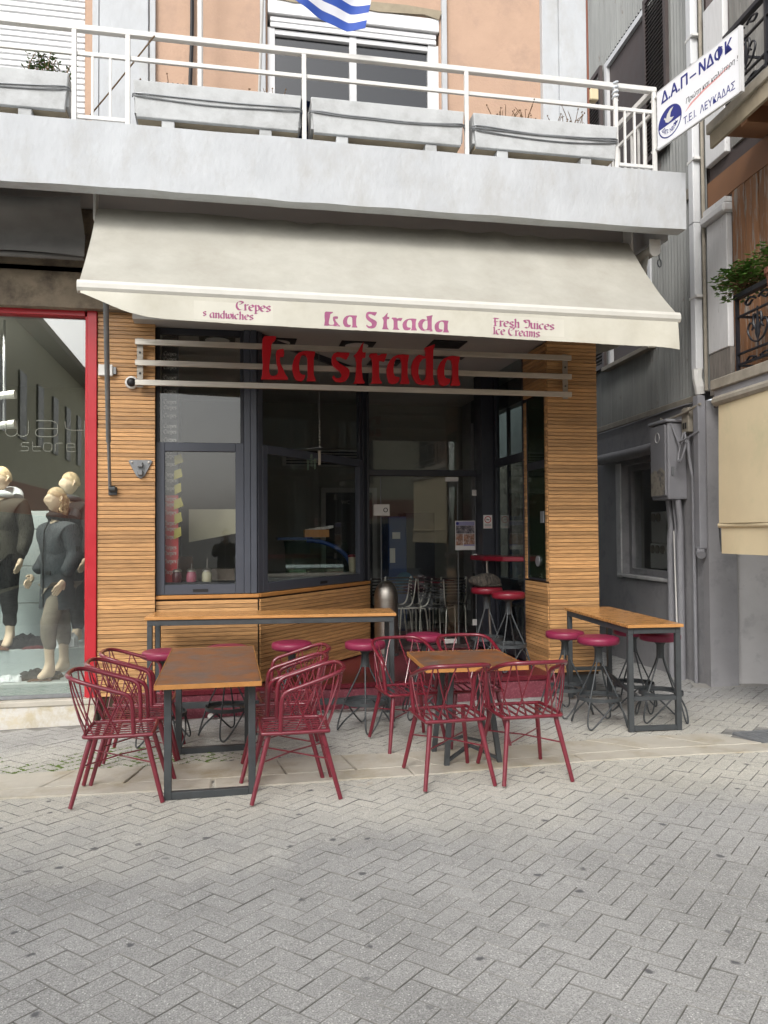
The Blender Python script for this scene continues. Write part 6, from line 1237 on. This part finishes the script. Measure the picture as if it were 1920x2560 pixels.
# plants on the lower balcony rail
def bush(lab, c, n, r_, seed, pot=True):
    rp = random.Random(seed); t = thing('potted_plant', lab, 'plant', c); c = Vector(c); lf = MB(); st_2 = MB()
    for k in range(n):
        d = Vector((rp.gauss(0, 1), rp.gauss(0, 1), rp.gauss(.25, .8))).normalized() * r_ * rp.uniform(.35, 1); p = c + Vector((0, 0, .12)) + Vector((d.x, d.y * 1.2, d.z * .8))
        a = rp.uniform(0, 6.28); l = rp.uniform(.045, .075); dd = Vector((math.cos(a), math.sin(a), rp.uniform(-.4, .3))).normalized(); s_ = dd.cross(Vector((0, 0, 1))).normalized() * l * .36; nn = s_.cross(dd).normalized() * l * .12
        lf.add([p, p + dd * l * .4 + s_ - nn, p + dd * l, p + dd * l * .4 - s_ - nn, p + dd * l * .45], [(0, 1, 4), (1, 2, 4), (2, 3, 4), (3, 0, 4)])
        if k % 7 == 0: st_2.tube([c, p.lerp(c, .4) + Vector((0, 0, .03)), p], .004, 4)
    part('foliage', lf, m_leafd, t)['kind'] = 'stuff'; part('stems', st_2, m_dry, t)
    if pot: part('pot', MB().lathe([(0, -.30), (.10, -.30), (.135, -.04), (.15, -.04), (.15, .01), (.13, .01), (.12, -.02), (0, -.02)], c, 20), m_terra, t, smooth=True)
bush('leafy green potted plant on the lower iron balcony at the right edge', tuple(WD @ Vector((2.42, -.50, 3.96))), 420, .24, 5)
bush('trailing sprigs of the balcony plant reaching towards the white pilaster', tuple(WD @ Vector((1.86, -.52, 3.92))), 760, .25, 8, False)
# blind below
bl = thing('drop_blind', 'yellowish cream drop blind hanging from the lower iron balcony at the right edge', 'blind', tuple(WD @ Vector((1.6, -.6, 1.55))))
part('roller', MB(WD).tube([(1.50, -.60, 2.98), (6, -.60, 2.98)], .05, 10), m_sill, bl)
part('canvas', MB(WD).sheet(lambda u, v: (1.55 + 4.4 * u, -.60 - .012 * math.sin(u * 17) * v - .02 * math.sin(u * 5 + v), 2.96 - 1.14 * v), 50, 10, .004), m_blind, bl, smooth=True)
part('bottom_bar', MB(WD).tube([(1.53, -.60, 1.80), (6, -.60, 1.80)], .026, 8), m_blind, bl, smooth=True)
part('valance', MB(WD).sheet(lambda u, v: (1.56 + 4.4 * u, -.60 - .015 * math.sin(u * 21) * v, 1.785 - .25 * v), 50, 5, .004), m_blind, bl, smooth=True)
part('chain', MB(WD).tube([(1.50, -.59, 1.80), (1.48, -.57, 1.66), (1.50, -.57, 1.55)], .008, 6), m_leg, bl)
# lower wall turning towards the street
lw = thing('corner_wall', 'light grey plastered wall with a chipped corner below the blind', 'wall', (5.9, 7.95, 0))
LWF = frame(5.34, 8.12, 1.2, -.42)
part('plaster', MB(LWF).box(0, 4, 0, .4, -.25, 3.1), m_grey2, lw)
part('chipped_edge', MB(LWF).prism([[(-.006, -.1), (.03, -.05), (.012, .3), (.035, .55), (.01, .8), (.03, 1.0), (.008, 1.25), (.03, 1.5), (-.006, 1.6)]], -.004, .05), m_sill, lw)
part('corner_post', MB(WD).box(.18, .30, -.03, .3, -.2, 3.2), m_grey, lw)
part('red_sticker', MB(LWF).prism([[(.12, 1.30), (.16, 1.33), (.2, 1.31), (.17, 1.26), (.14, 1.25)]], -.004, -.0005), m_red, lw)
part('footing', MB(LWF).sheet(lambda u, v: (-.25 + 4 * u, -.20 * (1 - v) - .05 * noise.noise(Vector((u * 12, 0, 3))), gz(5.6, 7.8) - .02 + .035 * v + .01 * noise.noise(Vector((u * 20, v * 4, 1)))), 60, 4), mat('cement_footing', (.30, .29, .27), .9, var=.15, sc=6, bump=.5), lw)

# ------------------------------------------------------------------ sign board hung from the balcony corner
SB = frame(4.205, 7.16, .148, -1.08) @ Matrix.Scale(1.137, 4, (1, 0, 0))                       # local x runs towards the viewer, -y faces the street side
sb = thing('hanging_sign_board', 'white board with blue Greek lettering and a dove emblem hung at the balcony corner', 'sign', (4.17, 6.7, 5.5))
L0, Z0, Hh = .96, 5.535, .555
part('panel', MB(SB).box(0, L0, -.012, .012, Z0, Z0 + Hh), mat('white_enamel', (.78, .79, .82), .4, var=.02), sb)
part('edge_profile', MB(SB).box(L0 + .0005, L0 + .022, -.018, .018, Z0 - .01, Z0 + Hh + .01).box(0, L0, -.014, .014, Z0 - .012, Z0 - .0005).box(0, L0, -.014, .014, Z0 + Hh + .0005, Z0 + Hh + .01), m_pipe, sb)
def sbt(body, size, x, z, m_, sx=1, shear=0, rot_=0, bold=0): part('lettering', text_mb(body, size, SB @ Matrix.Translation((x, -.0135, Z0 + z)) @ Matrix.Rotation(-rot_, 4, 'Y'), .001, 0, sx, shear, bold), m_, sb)
for body_, x_, sx_ in (('Δ.Α.Π', .060, .90), ('–', .425, .9), ('ΝΔΦΚ', .520, .84)):
    mbl = MB()
    for q in range(5): merge(mbl, text_mb(body_, .150, SB @ Matrix.Translation((x_ + (q % 3 - 1) * .0035, -.0133 - q * .0003, Z0 + .412 + (q // 2 - 1) * .003)), .0002, 0, sx_))
    part('lettering', mbl, m_navyp, sb)
sbt('Πρώτη και καλύτερη !', .066, .365, .235, m_leg, .86, .25, R(4)); sbt('Τ.Ε.Ι.  ΛΕΥΚΑΔΑΣ', .098, .335, .050, m_navyp, .74)
part('brush_stroke', MB(SB).prism([[(.36, .165), (.45, .20), (.60, .235), (.75, .255), (.865, .285), (.865, .293), (.72, .268), (.58, .25), (.47, .225), (.42, .21)]], -.0135, -.0125, T=Matrix.Translation((0, 0, Z0))), m_pink, sb)
cx_, cz_, rr_ = .165, Z0 + .185, .150
part('emblem_ring', MB(SB).prism([arc(cx_, cz_, rr_, 0, 360, 40)[:-1], arc(cx_, cz_, rr_ - .012, 0, 360, 40)[:-1]], -.0135, -.0125), m_navyp, sb)
part('emblem_half', MB(SB).prism([arc(cx_, cz_, rr_ - .012, -8, 188, 24)], -.0136, -.0125), m_navyp, sb)
part('dove', MB(SB).prism([[(cx_ - .075, cz_ + .06), (cx_ - .06, cz_ + .068), (cx_ - .045, cz_ + .045), (cx_ - .03, cz_ + .085), (cx_ + .01, cz_ + .115), (cx_ + .05, cz_ + .118), (cx_ + .015, cz_ + .08), (cx_ + .005, cz_ + .04), (cx_ + .03, cz_ + .025), (cx_ + .055, cz_ + .02), (cx_ + .02, cz_ + .0), (cx_ - .02, cz_ - .002), (cx_ - .05, cz_ + .015), (cx_ - .06, cz_ + .045)]], -.0150, -.0137), m_whitep, sb)
for k, c_ in enumerate('ΔΑΠ-ΝΔΦΚ'):
    a = R(208 + k * 17.5); sbt(c_, .058, cx_ + math.cos(a) * .112 - .016 * math.cos(a + math.pi / 2), cz_ - Z0 + math.sin(a) * .112 - .016 * math.sin(a + math.pi / 2), m_navyp, .8, 0, a + math.pi / 2)
for z in (Z0 + .02, Z0 + Hh - .02): part('holder', MB().tube([tuple(SB @ Vector((0, 0, z))), (4.20, 7.28, z)], .012, 8), m_whitem, sb)

# ------------------------------------------------------------------ the street behind the viewer, seen in the windows
op = thing('opposite_house', 'long cream house across the street, seen reflected in the clothing shop glass', 'building', (-7, -10, 0))
part('wall', MB().box(-6.4, -6.0, -24, -1.5, -.6, 8), m_cream, op)
part('salmon_band', MB().box(-5.998, -5.96, -24, -1.5, 2.4, 3.3), m_salmon, op); part('eave', MB().box(-6.4, -5.4, -24, -1.2, 8.002, 8.25), m_roof, op); part('shopfront', MB().box(-5.998, -5.98, -23, -2, .3, 2.39), m_window_dark, op)
for k in range(8): part('window', MB().box(-5.998, -5.93, -4.5 - k * 2.3, -3.7 - k * 2.3, 4.6, 6.6), m_window_dark, op)
o2 = thing('facing_house', 'two storey cream house directly behind the viewer', 'building', (6, -9, 0))
part('wall', MB().box(.5, 16, -9.4, -9, -.6, 6.5), m_cream, o2); part('eave', MB().box(.2, 16.3, -9.5, -8.5, 6.502, 6.7), m_roof, o2); part('salmon_band', MB().box(.5, 16, -8.998, -8.96, 2.3, 3.0), m_salmon, o2)
for k in range(5): part('window', MB().box(1.6 + k * 2.8, 2.6 + k * 2.8, -8.998, -8.95, 3.6, 5.4), m_window_dark, o2); part('window', MB().box(1.4 + k * 2.8, 3.2 + k * 2.8, -8.998, -8.95, .2, 2.1), m_window_dark, o2)
# the photographer, mirrored faintly in the left cafe window
pg = thing('person', 'person in a dark jacket holding up a phone, mirrored in the left cafe window', 'person', (-.03, -.42, gz(0, -.4)))
m_sk2 = mat('skin', (.42, .26, .18), .6); m_hr2 = mat('dark_hair', (.015, .012, .010), .7); m_jk = mat('charcoal_jacket', (.07, .07, .075), .85, var=.15, sc=8)
figure(pg, Vector((-.03, -.44, gz(0, -.4))), R(180), 1.74, m_jk, m_whitec, m_blackc, coatlen=.2, trou_z=.05, skinm=m_sk2, hairm=m_hr2, arms=[[(-.21, 0, 1.43), (-.24, -.12, 1.24), (-.06, -.30, 1.52)], [(.21, 0, 1.43), (.24, -.12, 1.24), (.06, -.30, 1.52)]], hands=(True, True))
ph = thing('phone', 'pale smartphone held upright by the person', 'phone', (0, -.06, 1.66)); part('case', MB().box(-.036, .036, -.062, -.054, 1.63, 1.775), m_whitep, ph, bevel=.003)
